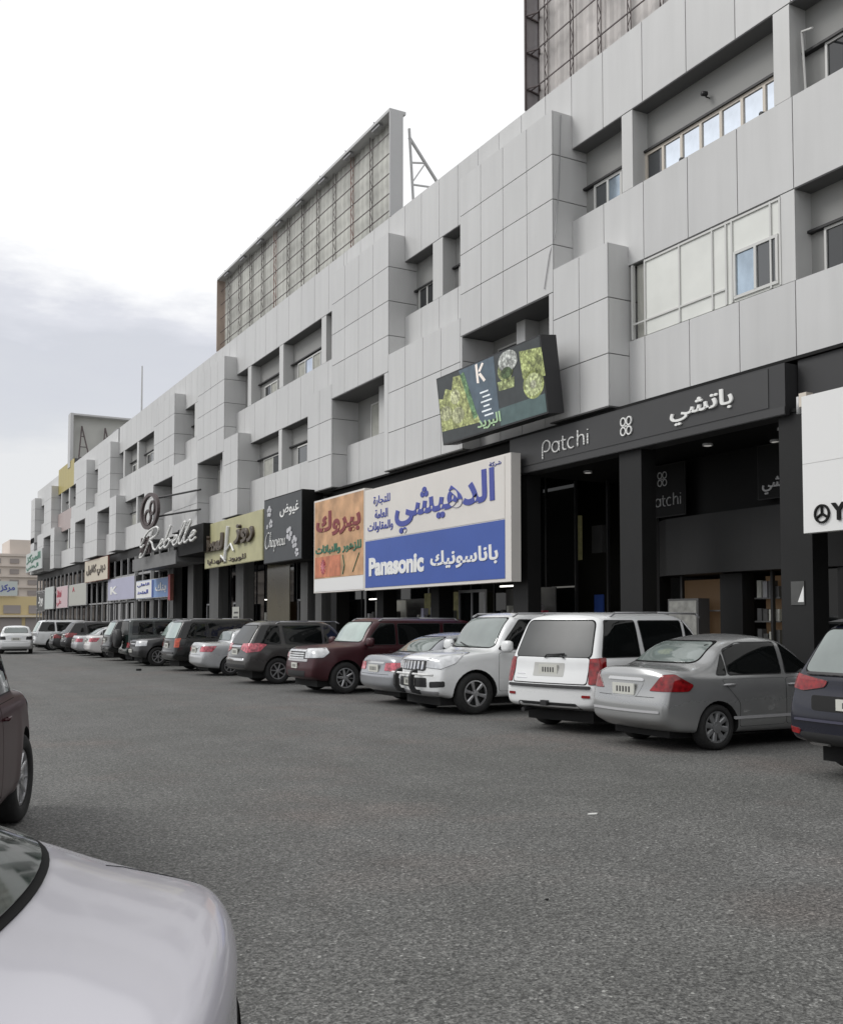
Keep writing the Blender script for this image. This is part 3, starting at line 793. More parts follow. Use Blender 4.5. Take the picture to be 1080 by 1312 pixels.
class CarType:
    """all the meshes of one kind of car, built once; slots marked 'paint' take the colour of each car"""
    def __init__(s, sp, level=2):
        s.sp = sp; s.b = Body(sp, level); s.items = []        # (name, mesh, matkey, children)
        b = s.b; W = s.b.W; L = s.b.L
        s.items.append(('body', b.mesh, 'paint2', []))
        def P(name, az, poly, mat, off=.006, rim=.02, cell=.06): return pmesh(name, [b.patch(az, poly, off, cell, rim)], mat if mat else M['white'])
        def both(polyxz): return [(-x, z) for x, z in polyxz], [(x, z) for x, z in polyxz]     # s for az 90, az -90
        s.P = P; s.both = both
        def grow(poly, e):
            c = sum((Vector(p) for p in poly), Vector((0, 0))) / len(poly); out = []
            for i in range(len(poly)):
                p, a, q = Vector(poly[i]), Vector(poly[i-1]), Vector(poly[(i+1) % len(poly)])
                n1 = (p - a).normalized(); n2 = (q - p).normalized(); nn = Vector((n1.y + n2.y, -(n1.x + n2.x)))
                if nn.length < 1e-4: out.append(tuple(p)); continue
                nn.normalize()
                if nn.dot(p - c) < 0: nn = -nn
                out.append(tuple(p + nn * e))
            return out
        # side glass: daylight opening in black, panes on top
        for pi, poly in enumerate(sp['win']):
            for az, q in zip((90, -90), both(poly)):
                kids = [('pane', P('pane', az, rnd_poly(q, .045), None, .007, .004), sp.get('sideglass', 'cglass'), [])]
                s.items.append(('window', P('window', az, rnd_poly(grow(q, .022), .05), M['trim'], .0035, .02), 'trim', kids))
        # doors: dark gap and a door skin standing a hair proud
        for poly, hx, hz in sp['doors']:
            for az, q in zip((90, -90), both(poly)):
                sx = -hx if az == 90 else hx
                hk = []
                hh = b.hit(az, sx, hz)
                if hh:
                    m = MB(); p, nn = hh; tx = Vector((1, 0, 0)) - nn * nn.x; tx.normalize()
                    a, c = p - tx*.085 + nn*.032, p + tx*.085 + nn*.032
                    m.tube(a, c, .013, 8); m.tube(a, p - tx*.085, .011, 6); m.tube(c, p + tx*.085, .011, 6)
                    hk = [('handle', m.mesh('handle', M['chrome'], True), sp.get('handle', 'paint'), [])]
                s.items.append(('door', P('door', az, rnd_poly(q, .06), None, .0045, .0015), 'paint', hk))
                s.items.append(('door_gap', P('door_gap', az, rnd_poly(grow(q, .007), .06), M['under'], .0012, .01), 'under', []))
        # front and rear screens
        for key, az in (('ws', 0), ('rs', 180)):
            if key in sp:
                poly = sp[key]; nm = 'windscreen' if key == 'ws' else 'rear_window'
                kid = [('pane', P('pane', az, rnd_poly(poly, .09, 6), None, .008, .004), sp.get(key + 'g', 'cglass_l'), [])]
                s.items.append((nm, P(nm, az, rnd_poly(grow(poly, sp.get('seal', .025) if key == 'rs' else .025), .10, 6), M['trim'], .004, .02), 'seal', kid))
        # generic coloured pieces projected on the body
        for name, az, poly, mat, *o in sp.get('bits', []):
            off = o[0] if o else .008; r_ = o[1] if len(o) > 1 else .03
            s.items.append((name, P(name, az, rnd_poly(poly, r_), None, off, .02 + max(0, off - .008)), mat, []))
        for name, azs, pts3, mat, *o in sp.get('corner', []):     # lamps that wrap a corner: 3-D outline given as (x, y, z)
            off = o[0] if o else .010
            for sd in (1, -1):
                az = azs * sd; a = R(az)
                poly = [(-x * math.sin(a) + y * sd * math.cos(a), z) for x, y, z in pts3]
                kid = [('lamp_bezel', P('lamp_bezel', az, rnd_poly(grow(poly, .006), .03), M['trim'], off - .005, .02, .045), 'trim', [])] if 'lamp' in name else []
                s.items.append((name, P(name, az, rnd_poly(poly, .03), None, off, .03, .045), mat, kid))
        # plates
        for az, z, w_, h_ in sp.get('plates', []):
            hh = b.hit(az, 0, z)
            if hh:
                sx = 1 if az == 0 else -1; x = hh[0].x
                m = MB(); m.box(x + sx*.004, x + sx*.028, -w_/2, w_/2, z - h_/2, z + h_/2)
                k = MB()
                for i in range(5): k.box(x + sx*.028, x + sx*.030, -w_*.32 + i*w_*.14, -w_*.32 + i*w_*.14 + w_*.07, z - h_*.28, z + h_*.22)
                s.items.append(('number_plate', m.mesh('number_plate', M['plate']), 'plate', [('plate_digits', k.mesh('plate_digits', M['plate_ink']), 'plate_ink', [])]))
        # mirrors
        if 'mirror' in sp:
            mx, mz, ms = sp['mirror']
            for sd in (1, -1):
                h_ = b.hit(90 * sd, -mx * sd, mz)
                if not h_: continue
                p = h_[0]; bm = bmesh.new(); bmesh.ops.create_uvsphere(bm, u_segments=14, v_segments=9, radius=1)
                for v in bm.verts:
                    c = v.co; c.x = math.copysign(abs(c.x) ** .7, c.x) * .075 * ms; c.y = math.copysign(abs(c.y) ** .6, c.y) * .125 * ms; c.z = math.copysign(abs(c.z) ** .6, c.z) * .095 * ms
                    c.x = min(c.x, .075 * ms); c.x = max(c.x, -.035 * ms); c += Vector((p.x, p.y + sd * (.17 * ms), p.z + .06))
                for f in bm.faces: f.smooth = True
                me = bpy.data.meshes.new('mirror'); bm.to_mesh(me); bm.free(); me.materials.append(M['white'])
                a = MB(); a.tube((p.x, p.y - sd*.01, p.z + .01), (p.x, p.y + sd*.10, p.z + .03), .022, 6)
                gl = MB(); gl.box(p.x - .042*ms, p.x - .038*ms, p.y + sd*(.17 - .10)*ms, p.y + sd*(.17 + .10)*ms, p.z - .01, p.z + .13)
                s.items.append(('mirror', me, sp.get('mirrorm', 'paint'), [('mirror_arm', a.mesh('mirror_arm', M['trim']), 'trim', []), ('mirror_glass', gl.mesh('mirror_glass', M['chrome']), 'chrome', [])]))
        for name, me, mat in sp.get('extra', lambda b: [])(b): s.items.append((name, me, mat, []))
        # underbody set low to deepen the shade beneath the car; wheels
        m = MB(); m.box(-L/2 + .35, L/2 - .3, -W + .30, W - .30, .165, .42); s.items.append(('underbody', m.mesh('underbody', M['under']), 'under', []))
        s.wm = wheel_meshes(sp['r'], sp.get('tw', .215), sp.get('wheel', 'seven'), sp.get('rimf', .64))
    def place(s, label, cat, x, y, heading, paintmat, group='cars parked along the shopfronts', over=None, steer=0, name='parked_car'):
        sp = s.sp; over = over or {}
        t = thing(name, label, cat, (x, y, 0), heading, group)
        def mat_of(k):
            k = over.get(k, k)
            if k in ('paint', 'paint2'): return paintmat
            return M[k]
        def put(items, parent):
            for nm, me, mk, kids in items:
                o = link(nm, me, parent)
                if len(o.material_slots):
                    o.material_slots[0].link = 'OBJECT'; o.material_slots[0].material = mat_of(mk)
                if kids: put(kids, o)
        put([i for i in s.items if i[0] not in over.get('skip', ())], t)
        d, ty, ri = s.wm; W = s.b.W; tw = sp.get('tw', .215)
        for ax in (sp['xa'], sp['xb']):
            for sd in (1, -1):
                w = link('wheel', d, t, (ax, sd * (W - tw/2 - .015), sp['r']), (0, 0, (0 if sd > 0 else math.pi) + (steer if ax > 0 else 0)))
                link('tyre', ty, w); link('rim', ri, w)
        return t
def sed(L, H, W, r, fo, wb, **k):
    """three-box car, x forward"""
    xf, xr = L/2, -L/2; xa = xf - fo; xb = xa - wb
    deck, belt, hoodz = k.get('deck', 1.08), k.get('belt', .95), k.get('hood', .98)
    cowl = xa - k.get('cowl', .42); wst = cowl - k.get('rake', .80); rst = xb + k.get('rst', .35); rsb = xb - k.get('rsb', .38)
    sp = dict(L=L, W=W, r=r, xa=xa, xb=xb,
        top=[(xr, deck - .05), (xr + .10, deck - .005), (rsb - .06, deck + .012), (rsb + .12, deck + .075), (rst - .12, H - .11), (rst + .2, H - .03), ((rst + wst)/2, H), (wst, H - .055), (wst + .12, H - .115), (cowl - .08, hoodz + .05), (cowl + .1, hoodz), (xf - .45, hoodz - .12), (xf - .12, hoodz - .23), (xf, hoodz - .33)],
        sh=[(xr, deck - .14), (xr + .25, deck - .09), (xb, belt + .03), (0, belt), (cowl, belt - .03), (xf - .5, hoodz - .19), (xf, hoodz - .38)],
        bot=[(xr, .36), (xr + .3, .25), (xb, .21), (xa, .19), (xf - .35, .19), (xf, .24)],
        fp=[(.2, -.05), (.35, 0), (.55, 0), (.75, -.12), (1.0, -.25)], rp=[(.3, .05), (.42, 0), (.62, .0), (.70, .045), (deck - .05, .09), (deck, .05), (deck + .3, .0)],
        rw=.3, fw=.4)
    zb, zt = belt + .035, H - .125
    def wA(z): return cowl - .22 - (z - belt) / (H - belt) * (cowl - wst - .02)
    def wC(z): return rsb + .34 + (z - belt) / (H - belt) * (rst - rsb - .08)
    xm = (xa + xb) / 2 + k.get('bp', -.02)
    sp['win'] = [[(wA(zb) + .02, zb), (xm + .04, zb), (xm + .04, zt), (wA(zt) - .03, zt)],
                 [(xm - .05, zb), (wC(zb) + .24, zb), (wC(zb) + .24, zt - .10), (wC(zt) + .06, zt - .01), (xm - .05, zt)],
                 [(wC(zb) + .19, zb), (wC(zb) + .02, zb), (wC(zb) + .19, zt - .14)]]
    zd = belt - .03
    sp['doors'] = [([(wA(zb) + .02, zd), (xm, zd), (xm, .30), (xa - r*1.24, .30), (xa - r*1.24, .55)], xm + .13, belt - .12),
                   ([(xm - .015, zd), (wC(zb) + .08, zd), (xb + r*1.3, .62), (xb + r*1.22, .30), (xm - .015, .30)], wC(zb) + .20, belt - .10)]
    hw = W/2
    sp['ws'] = [(-hw + .20, hoodz + .06), (hw - .20, hoodz + .06), (hw - .33, H - .105), (-hw + .33, H - .105)]
    sp['rs'] = [(-hw + .25, deck + .055), (hw - .25, deck + .055), (hw - .34, H - .115), (-hw + .34, H - .115)]
    sp['mirror'] = (wA(zb) - .08, zb - .02, .9)
    sp['plates'] = [(180, .80, .44, .17), (0, .46, .44, .12)]
    sp['_'] = dict(cowl=cowl, wst=wst, deck=deck, belt=belt, hood=hoodz)
    return sp
def suv(L, H, W, r, fo, wb, **k):
    xf, xr = L/2, -L/2; xa = xf - fo; xb = xa - wb
    belt, hoodz = k.get('belt', 1.08), k.get('hood', 1.10)
    cowl = xa - k.get('cowl', .38); wst = cowl - k.get('rake', .62); lean = k.get('lean', .34); bz = k.get('bumper', .62)
    sp = dict(L=L, W=W, r=r, xa=xa, xb=xb, tum=k.get('tum', .16),
        top=[(xr, H - .055), (xr + .25, H - .02), (xb, H - .005), (wst - .3, H), (wst, H - .05), (wst + .12, H - .12), (cowl - .08, hoodz + .05), (cowl + .1, hoodz), (xf - .4, hoodz - .04), (xf - .10, hoodz - .085), (xf, hoodz - .115)],
        sh=[(xr, belt), (xb, belt + .0), (0, belt - .01), (cowl, belt - .02), (xf - .5, hoodz - .10), (xf, hoodz - .20)],
        bot=[(xr, .40), (xr + .4, .33), (xb, .30), (xa, .29), (xf - .4, .29), (xf, .36)],
        fp=[(.3, -.06), (.45, 0), (.66, 0), (.85, -.05), (1.05, -.09)],
        rp=[(.35, .03), (.45, 0), (bz, 0), (bz + .05, .07), (belt, .10), (H, lean + .08)], rw=.95, fw=.4, bf=k.get('bf', .18), br=.10,
        plan=[(-L/2, .94), (-L/2 + .4, .98), (-.8, 1.0), (.8, 1.0), (L/2 - .6, .98), (L/2, .89)])
    zb, zt = belt + .035, H - .15
    def wA(z): return cowl - .20 - (z - belt) / (H - belt) * (cowl - wst)
    xm = (xa + xb)/2 + .02; xc = xb + k.get('xc', .18); xd = xr + .30 + k.get('xd', .0)
    def wD(z): return xd + lean * .75 * (z - belt) / (H - belt)
    sp['win'] = [[(wA(zb), zb), (xm + .03, zb), (xm + .03, zt), (wA(zt) - .03, zt)],
                 [(xm - .06, zb), (xc + .05, zb), (xc - .02, zt), (xm - .06, zt)],
                 [(xc - .10, zb), (wD(zb), zb), (wD(zt), zt), (xc - .13, zt)]]
    zd = belt - .03
    sp['doors'] = [([(wA(zb) + .02, zd), (xm, zd), (xm, .42), (xa - r*1.25, .42), (xa - r*1.25, .7)], xm + .14, belt - .14),
                   ([(xm - .015, zd), (xc + .0, zd), (xb + r*1.35, .72), (xb + r*1.25, .42), (xm - .015, .42)], xc + .14, belt - .14)]
    hw = W/2
    sp['ws'] = [(-hw + .20, hoodz + .06), (hw - .20, hoodz + .06), (hw - .30, H - .115), (-hw + .30, H - .115)]
    sp['rs'] = [(-hw + .21, belt + .03), (hw - .21, belt + .03), (hw - .30, H - .15), (-hw + .30, H - .15)]
    sp['mirror'] = (wA(zb) - .06, zb + .0, 1.15)
    sp['plates'] = [(180, .88, .44, .16), (0, .58, .44, .12)]
    sp['tw'] = .25; sp['wsg'] = 'cglass_l'; sp['rsg'] = 'cglass_m'
    sp['_'] = dict(cowl=cowl, wst=wst, belt=belt, hood=hoodz, lean=lean)
    return sp
def rails(x0, x1, y, z, h=.05):
    z -= .055; h *= .8
    def f(b):
        out = []
        for sd in (1, -1):
            m = MB(); m.path([(x0, sd*y, z - .02), (x0 + .12, sd*y, z + h), ((x0+x1)/2, sd*y, z + h + .01), (x1 - .12, sd*y, z + h), (x1, sd*y, z - .02)], .018, 6)
            out.append(('roof_rail', m.mesh('roof_rail', M['steel'], True), 'steel'))
        return out
    return f
PB = {}
PB['silver'] = paint('silver_grey_paint', (.37, .375, .375), .55, .30)
PB['silver_l'] = paint('light_silver_paint', (.50, .51, .52), .35, .30)
PB['silver_b'] = paint('blue_silver_paint', (.32, .33, .35), .5, .30)
PB['white'] = paint('white_car_paint', (.74, .75, .75), 0, .30, dirt=.05)
PB['white_p'] = paint('pearl_white_paint', (.66, .64, .63), 0, .30, dirt=.05)
PB['grey'] = paint('dark_grey_paint', (.035, .035, .036), .3, .32, coat=.4)
PB['midgrey'] = paint('mid_grey_paint', (.075, .072, .070), .4, .30, coat=.5)
PB['black'] = paint('black_car_paint', (.006, .007, .007), 0, .26, coat=.4)
PB['green'] = paint('dark_green_paint', (.014, .022, .020), 0, .25)
PB['maroon'] = paint('maroon_paint', (.042, .005, .009), .2, .38, coat=.12)
PB['navy'] = paint('navy_paint', (.005, .006, .016), .1, .28, coat=.3)
PB['fg'] = paint('pale_silver_paint', (.50, .49, .535), .12, .30, dirt=.05, coat=.5)

def tube_extra(name, mat, paths, r=.012, n=6):
    m = MB()
    for p in paths: m.path(p, r, n)
    return (name, m.mesh(name, M[mat], True), mat)
# ---- compact silver sedan
sp = sed(4.40, 1.535, 1.70, .305, .86, 2.60, deck=1.10, belt=.96, hood=1.0)
xr, xf = -2.2, 2.2
sp['corner'] = [('tail_lamp', 145, [(xr + .04, .50, .79), (xr + .10, .68, 1.00), (xr + .22, .78, 1.01), (xr + .50, .84, .87), (xr + .40, .85, .79)], 'red_lamp'),
                ('head_lamp', 35, [(xf - .10, .42, .66), (xf - .12, .45, .78), (xf - .55, .80, .88), (xf - .50, .82, .74)], 'clear_lamp')]
sp['bits'] = [('trunk_garnish', 180, [(-.36, .915), (.36, .915), (.33, .955), (-.33, .955)], 'chrome', .022),
              ('plate_recess', 180, [(-.36, .90), (.36, .90), (.25, .70), (-.25, .70)], 'paint', .004, .05),
              ('bumper_strip', 180, [(-.66, .505), (.66, .505), (.66, .535), (-.66, .535)], 'silver_strip', .014, .01),
              ('side_moulding', 90, [(-.85, .40), (.98, .40), (.98, .44), (-.85, .44)], 'silver_strip', .012, .01),
              ('side_moulding', -90, [(-.98, .40), (.85, .40), (.85, .44), (-.98, .44)], 'silver_strip', .012, .01),
              ('trunk_gap', 180, [(-.56, .705), (.56, .705), (.56, .711), (-.56, .711)], 'under', .003, .003),
              ('grille', 0, [(-.38, .62), (.38, .62), (.42, .74), (-.42, .74)], 'trim'), ('intake', 0, [(-.45, .28), (.45, .28), (.45, .38), (-.45, .38)], 'trim')]
M['silver_strip'] = simple('pale_moulding', (.46, .46, .47), .3)
sp['sideglass'] = 'cglass'; sp['rsg'] = 'cglass_l'; sp['wheel'] = 'cap'; sp['rimf'] = .70; sp['handle'] = 'silver_strip'
sp['plates'] = [(180, .80, .44, .15), (0, .46, .44, .12)]
T_tiida = CarType(sp)
# ---- rounder sedan
sp = sed(4.45, 1.50, 1.70, .305, .86, 2.60, deck=1.06, belt=.93, hood=.98, rst=.22, rsb=-.30)
xr, xf = -2.225, 2.225
sp['corner'] = [('tail_lamp', 142, [(xr + .06, .52, .76), (xr + .08, .56, .92), (xr + .50, .84, .94), (xr + .34, .84, .76)], 'pink_lamp'),
                ('head_lamp', 35, [(xf - .10, .42, .66), (xf - .12, .45, .78), (xf - .58, .80, .88), (xf - .50, .82, .72)], 'clear_lamp')]
sp['bits'] = [('trunk_garnish', 180, [(-.34, .87), (.34, .87), (.34, .90), (-.34, .90)], 'chrome', .018, .01),
              ('trunk_gap', 180, [(-.58, .66), (.58, .66), (.58, .667), (-.58, .667)], 'under', .003, .003),
              ('grille', 0, [(-.38, .60), (.38, .60), (.42, .74), (-.42, .74)], 'trim'), ('intake', 0, [(-.45, .28), (.45, .28), (.45, .38), (-.45, .38)], 'trim')]
sp['wheel'] = 'seven'; sp['rsg'] = 'cglass_l'
T_sunny = CarType(sp)
# ---- mid-size older sedan
sp = sed(4.80, 1.48, 1.80, .315, .95, 2.72, deck=1.02, belt=.90, hood=.94, rake=.85)
xr, xf = -2.4, 2.4
sp['corner'] = [('tail_lamp', 148, [(xr + .05, .46, .70), (xr + .06, .48, .86), (xr + .34, .86, .87), (xr + .30, .88, .70)], 'pink_lamp'),
                ('head_lamp', 32, [(xf - .10, .40, .62), (xf - .12, .42, .74), (xf - .50, .82, .82), (xf - .42, .84, .66)], 'clear_lamp')]
sp['bits'] = [('trunk_garnish', 180, [(-.40, .84), (.40, .84), (.40, .875), (-.40, .875)], 'chrome', .018, .01),
              ('trunk_gap', 180, [(-.62, .62), (.62, .62), (.62, .627), (-.62, .627)], 'under', .003, .003),
              ('side_moulding', 90, [(-1.05, .50), (1.05, .50), (1.05, .55), (-1.05, .55)], 'paint', .012, .01),
              ('grille', 0, [(-.40, .55), (.40, .55), (.42, .70), (-.42, .70)], 'trim')]
sp['plates'] = [(180, .74, .44, .15), (0, .42, .44, .12)]
T_camry = CarType(sp)
# ---- white American SUV seen from behind
sp = suv(4.90, 1.86, 1.90, .375, .95, 2.87, belt=1.13, hood=1.14, lean=.36, bumper=.74, arch=1.16, xc=.25, cowl=.55, rake=.78)
xr, xf = -2.45, 2.45
sp['corner'] = [('tail_lamp', 140, [(xr + .06, .78, .76), (xr + .12, .77, 1.14), (xr + .30, .93, 1.16), (xr + .30, .93, 1.02), (xr + .20, .94, .76)], 'red_lamp', .012),
                ('head_lamp', 32, [(xf - .12, .52, .80), (xf - .14, .55, 1.0), (xf - .40, .88, 1.02), (xf - .32, .90, .80)], 'clear_lamp')]
sp['bits'] = [('tailgate', 180, [(-.72, .765), (.72, .765), (.72, 1.15), (-.72, 1.15)], 'paint', .006, .05), ('tailgate_gap', 180, [(-.735, .75), (.735, .75), (.735, 1.165), (-.735, 1.165)], 'under', .002, .05),
              ('plate_recess', 180, [(-.30, .86), (.30, .86), (.30, 1.07), (-.30, 1.07)], 'plate_recess', .009, .02),
              ('badge', 180, [(-.66, .88), (-.48, .88), (-.48, .90), (-.66, .90)], 'chrome', .012, .005), ('badge', 180, [(-.66, .82), (-.42, .82), (-.42, .83), (-.66, .83)], 'chrome', .012, .005),
              ('bumper_step', 180, [(-.80, .69), (.80, .69), (.80, .735), (-.80, .735)], 'trim', .03, .02),
              ('fog_lamp', 180, [(-.80, .56), (-.66, .56), (-.66, .60), (-.80, .60)], 'red_lamp', .012, .01), ('fog_lamp', 180, [(.66, .56), (.80, .56), (.80, .60), (.66, .60)], 'red_lamp', .012, .01),
              ('grille', 0, [(-.46, .76), (.46, .76), (.5, .98), (-.5, .98)], 'trim'), ('lower_bumper', 180, [(-.62, .38), (.62, .38), (.56, .47), (-.56, .47)], 'trim', .012)]
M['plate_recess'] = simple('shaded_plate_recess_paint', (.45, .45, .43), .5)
sp['plates'] = [(180, .97, .36, .15)]
sp['wheel'] = 'twin'
def ex(b):
    out = rails(-1.75, .75, .70, 1.85)(b)
    h = b.hit(180, 0, 1.18)[0]
    out.append(tube_extra('rear_wiper', 'trim', [[(h.x - .03, .10, 1.15), (h.x - .045, .05, 1.19), (h.x - .02, -.28, 1.21)], [(h.x - .03, -.28, 1.15), (h.x - .045, -.22, 1.18)]], .014))
    m = MB(); m.box(xr + .35, xr + .75, -.30, .30, .30, .44); m.tube((xr + .02, .48, .33), (xr + .6, .48, .36), .035, 8); m.box(xr - .06, xr + .2, -.06, .06, .42, .50)
    out.append(('tow_hitch', m.mesh('tow_hitch', M['trim']), 'trim')); return out
sp['extra'] = ex
T_trail = CarType(sp)
# ---- white Japanese SUV seen from the front, with a nudge bar
sp = suv(4.78, 1.88, 1.885, .385, .90, 2.79, belt=1.15, hood=1.16, lean=.22, rake=.66, cowl=.30, arch=1.15, bf=.26)
xr, xf = -2.39, 2.39
sp['corner'] = [('head_lamp', 38, [(xf - .10, .46, .86), (xf - .12, .47, 1.02), (xf - .45, .72, 1.10), (xf - .66, .90, 1.13), (xf - .45, .90, .94), (xf - .25, .78, .84)], 'clear_lamp', .012),
                ('fog_lamp', 28, [(xf - .08, .60, .50), (xf - .08, .60, .60), (xf - .28, .84, .62), (xf - .28, .84, .52)], 'trim', .008),
                ('tail_lamp', 142, [(xr + .06, .76, .82), (xr + .10, .76, 1.2), (xr + .30, .92, 1.2), (xr + .25, .93, .82)], 'red_lamp')]
gb = [('grille', 0, [(-.44, .80), (.44, .80), (.46, .985), (-.46, .985)], 'trim', .012, .05)]
for i in range(7): gb.append(('grille_bar', 0, [(-.36 + i*.12 - .022, .815), (-.36 + i*.12 + .022, .815), (-.36 + i*.12 + .022, .97), (-.36 + i*.12 - .022, .97)], 'chrome', .030, .008))
gb += [('grille_surround', 0, [(-.47, .985), (.47, .985), (.49, 1.01), (-.49, 1.01)], 'chrome', .02, .01), ('intake', 0, [(-.52, .50), (.52, .50), (.50, .67), (-.50, .67)], 'trim', .006),
       ('front_lip', 0, [(-.74, .37), (.74, .37), (.78, .43), (-.78, .43)], 'steel', .012)]
sp['bits'] = gb
sp['plates'] = [(0, .59, .36, .13), (180, .95, .44, .15)]
sp['handle'] = 'chrome'; sp['wheel'] = 'six'; sp['wsg'] = 'cglass_l'
def ex(b):
    out = rails(-1.6, .55, .72, 1.87)(b)
    for y in (-.30, .30):
        n = 10; m = MB(); X0 = xf + .03
        pr = [(X0 - .10, .36), (X0 + .06, .40), (X0 + .13, .52), (X0 + .13, .70), (X0 + .08, .80), (X0 - .03, .84), (X0 - .03, .76), (X0 + .03, .73), (X0 + .05, .66), (X0 + .05, .54), (X0, .46), (X0 - .10, .44)]
        m.prism(pr, 'y', y - .035, y + .035); out.append(('nudge_bar', m.mesh('nudge_bar', M['trim']), 'trim'))
    out.append(tube_extra('nudge_bar_rail', 'white', [[(X0 - .10, -.78, .73), (X0 + .06, -.52, .745), (X0 + .10, 0, .75), (X0 + .06, .52, .745), (X0 - .10, .78, .73)]], .020, 8))
    out.append(tube_extra('wiper', 'trim', [[(1.18, .15, 1.225), (1.0, -.45, 1.30)], [(1.18, -.35, 1.225), (1.05, -.72, 1.27)]], .011))
    return out
sp['extra'] = ex
T_prado = CarType(sp)
# ---- boxy maroon SUV, front
sp = suv(4.86, 1.80, 1.99, .375, .92, 2.775, belt=1.12, hood=1.16, lean=.26, rake=.60, cowl=.28, arch=1.17, bf=.15, tum=.16)
xr, xf = -2.43, 2.43
sp['corner'] = [('head_lamp', 34, [(xf - .06, .50, .84), (xf - .08, .50, 1.06), (xf - .40, .90, 1.08), (xf - .50, .95, .98), (xf - .35, .93, .86)], 'clear_lamp', .014),
                ('tail_lamp', 142, [(xr + .06, .76, .82), (xr + .10, .76, 1.12), (xr + .34, .96, 1.12), (xr + .25, .97, .82)], 'red_lamp')]
gb = [('grille', 0, [(-.46, .80), (.46, .80), (.46, 1.0), (-.46, 1.0)], 'trim', .012, .03), ('grille_frame', 0, [(-.50, .99), (.50, .99), (.50, 1.025), (-.50, 1.025)], 'clear_lamp', .024, .01)]
for z in (.82, .875, .93): gb.append(('grille_bar', 0, [(-.44, z), (.44, z), (.44, z + .032), (-.44, z + .032)], 'clear_lamp', .030, .01))
gb += [('bumper_bar', 0, [(-.60, .76), (.60, .76), (.60, .82), (-.60, .82)], 'silver_strip', .016, .02), ('intake', 0, [(-.50, .40), (.50, .40), (.56, .54), (-.56, .54)], 'trim')]
sp['bits'] = gb; sp['wheel'] = 'star'; sp['wsg'] = 'cglass_gr'; M['cglass_gr'] = simple('greenish_sky_reflection_glass', (.34, .42, .39), .04, spec=.9, ior=1.6, noise=.25, nscale=1.2)  # greenish sky reflection painted into the windscreen colour
sp['extra'] = rails(-1.7, .55, .76, 1.79)
sp['plates'] = [(0, .66, .34, .13), (180, .95, .44, .15)]
T_pilot = CarType(sp)
# ---- dark crossover, rear
sp = suv(4.60, 1.74, 1.86, .36, .90, 2.70, belt=1.06, hood=1.06, lean=.50, rake=.72, cowl=.42, arch=1.17, bf=.22, tum=.24, bumper=.70)
xr, xf = -2.3, 2.3
sp['corner'] = [('tail_lamp', 140, [(xr + .10, .42, .94), (xr + .12, .45, 1.10), (xr + .40, .88, 1.12), (xr + .62, .92, 1.08), (xr + .45, .92, .90), (xr + .20, .72, .86)], 'red_lamp', .014),
                ('head_lamp', 34, [(xf - .08, .48, .78), (xf - .1, .5, .92), (xf - .6, .88, 1.0), (xf - .5, .9, .84)], 'clear_lamp')]
sp['bits'] = [('tailgate_handle', 180, [(-.36, 1.0), (.36, 1.0), (.36, 1.045), (-.36, 1.045)], 'chrome', .02, .01), ('bumper_step', 180, [(-.74, .64), (.74, .64), (.70, .70), (-.70, .70)], 'chrome', .02, .02),
              ('lower_bumper', 180, [(-.8, .40), (.8, .40), (.78, .54), (-.78, .54)], 'trim', .008), ('tailgate_gap', 180, [(-.66, .735), (.66, .735), (.66, .742), (-.66, .742)], 'under', .003, .003),
              ('grille', 0, [(-.44, .72), (.44, .72), (.46, .94), (-.46, .94)], 'trim'), ('grille_bar', 0, [(-.42, .82), (.42, .82), (.42, .85), (-.42, .85)], 'chrome', .02, .01)]
sp['wheel'] = 'seven'; sp['extra'] = rails(-1.3, .6, .68, 1.72, .04); sp['sideglass'] = 'cglass'
T_cross = CarType(sp)
# ---- plain SUV (rear / front both finished), used for the dark and white SUVs further back
sp = suv(4.80, 1.82, 1.85, .37, .85, 2.80, belt=1.10, hood=1.10, lean=.40, rake=.62, cowl=.34, arch=1.16, bumper=.68)
xr, xf = -2.4, 2.4
sp['corner'] = [('tail_lamp', 140, [(xr + .08, .80, .82), (xr + .12, .78, 1.12), (xr + .26, .91, 1.14), (xr + .22, .92, .82)], 'orange_lamp', .012),
                ('head_lamp', 34, [(xf - .08, .46, .76), (xf - .1, .48, .95), (xf - .42, .86, .98), (xf - .36, .9, .78)], 'clear_lamp', .012)]
sp['bits'] = [('grille', 0, [(-.42, .74), (.42, .74), (.44, .94), (-.44, .94)], 'trim'), ('grille_bar', 0, [(-.42, .83), (.42, .83), (.42, .865), (-.42, .865)], 'chrome', .02, .01),
              ('intake', 0, [(-.6, .44), (.6, .44), (.6, .56), (-.6, .56)], 'trim'), ('bumper_step', 180, [(-.78, .60), (.78, .60), (.78, .66), (-.78, .66)], 'trim', .02, .02),
              ('tailgate_gap', 180, [(-.66, .735), (.66, .735), (.66, .742), (-.66, .742)], 'under', .003, .003)]
sp['extra'] = rails(-1.7, .6, .68, 1.81); sp['rsg'] = 'cglass_gr'; sp['wheel'] = 'seven'
T_suv = CarType(sp, 2)
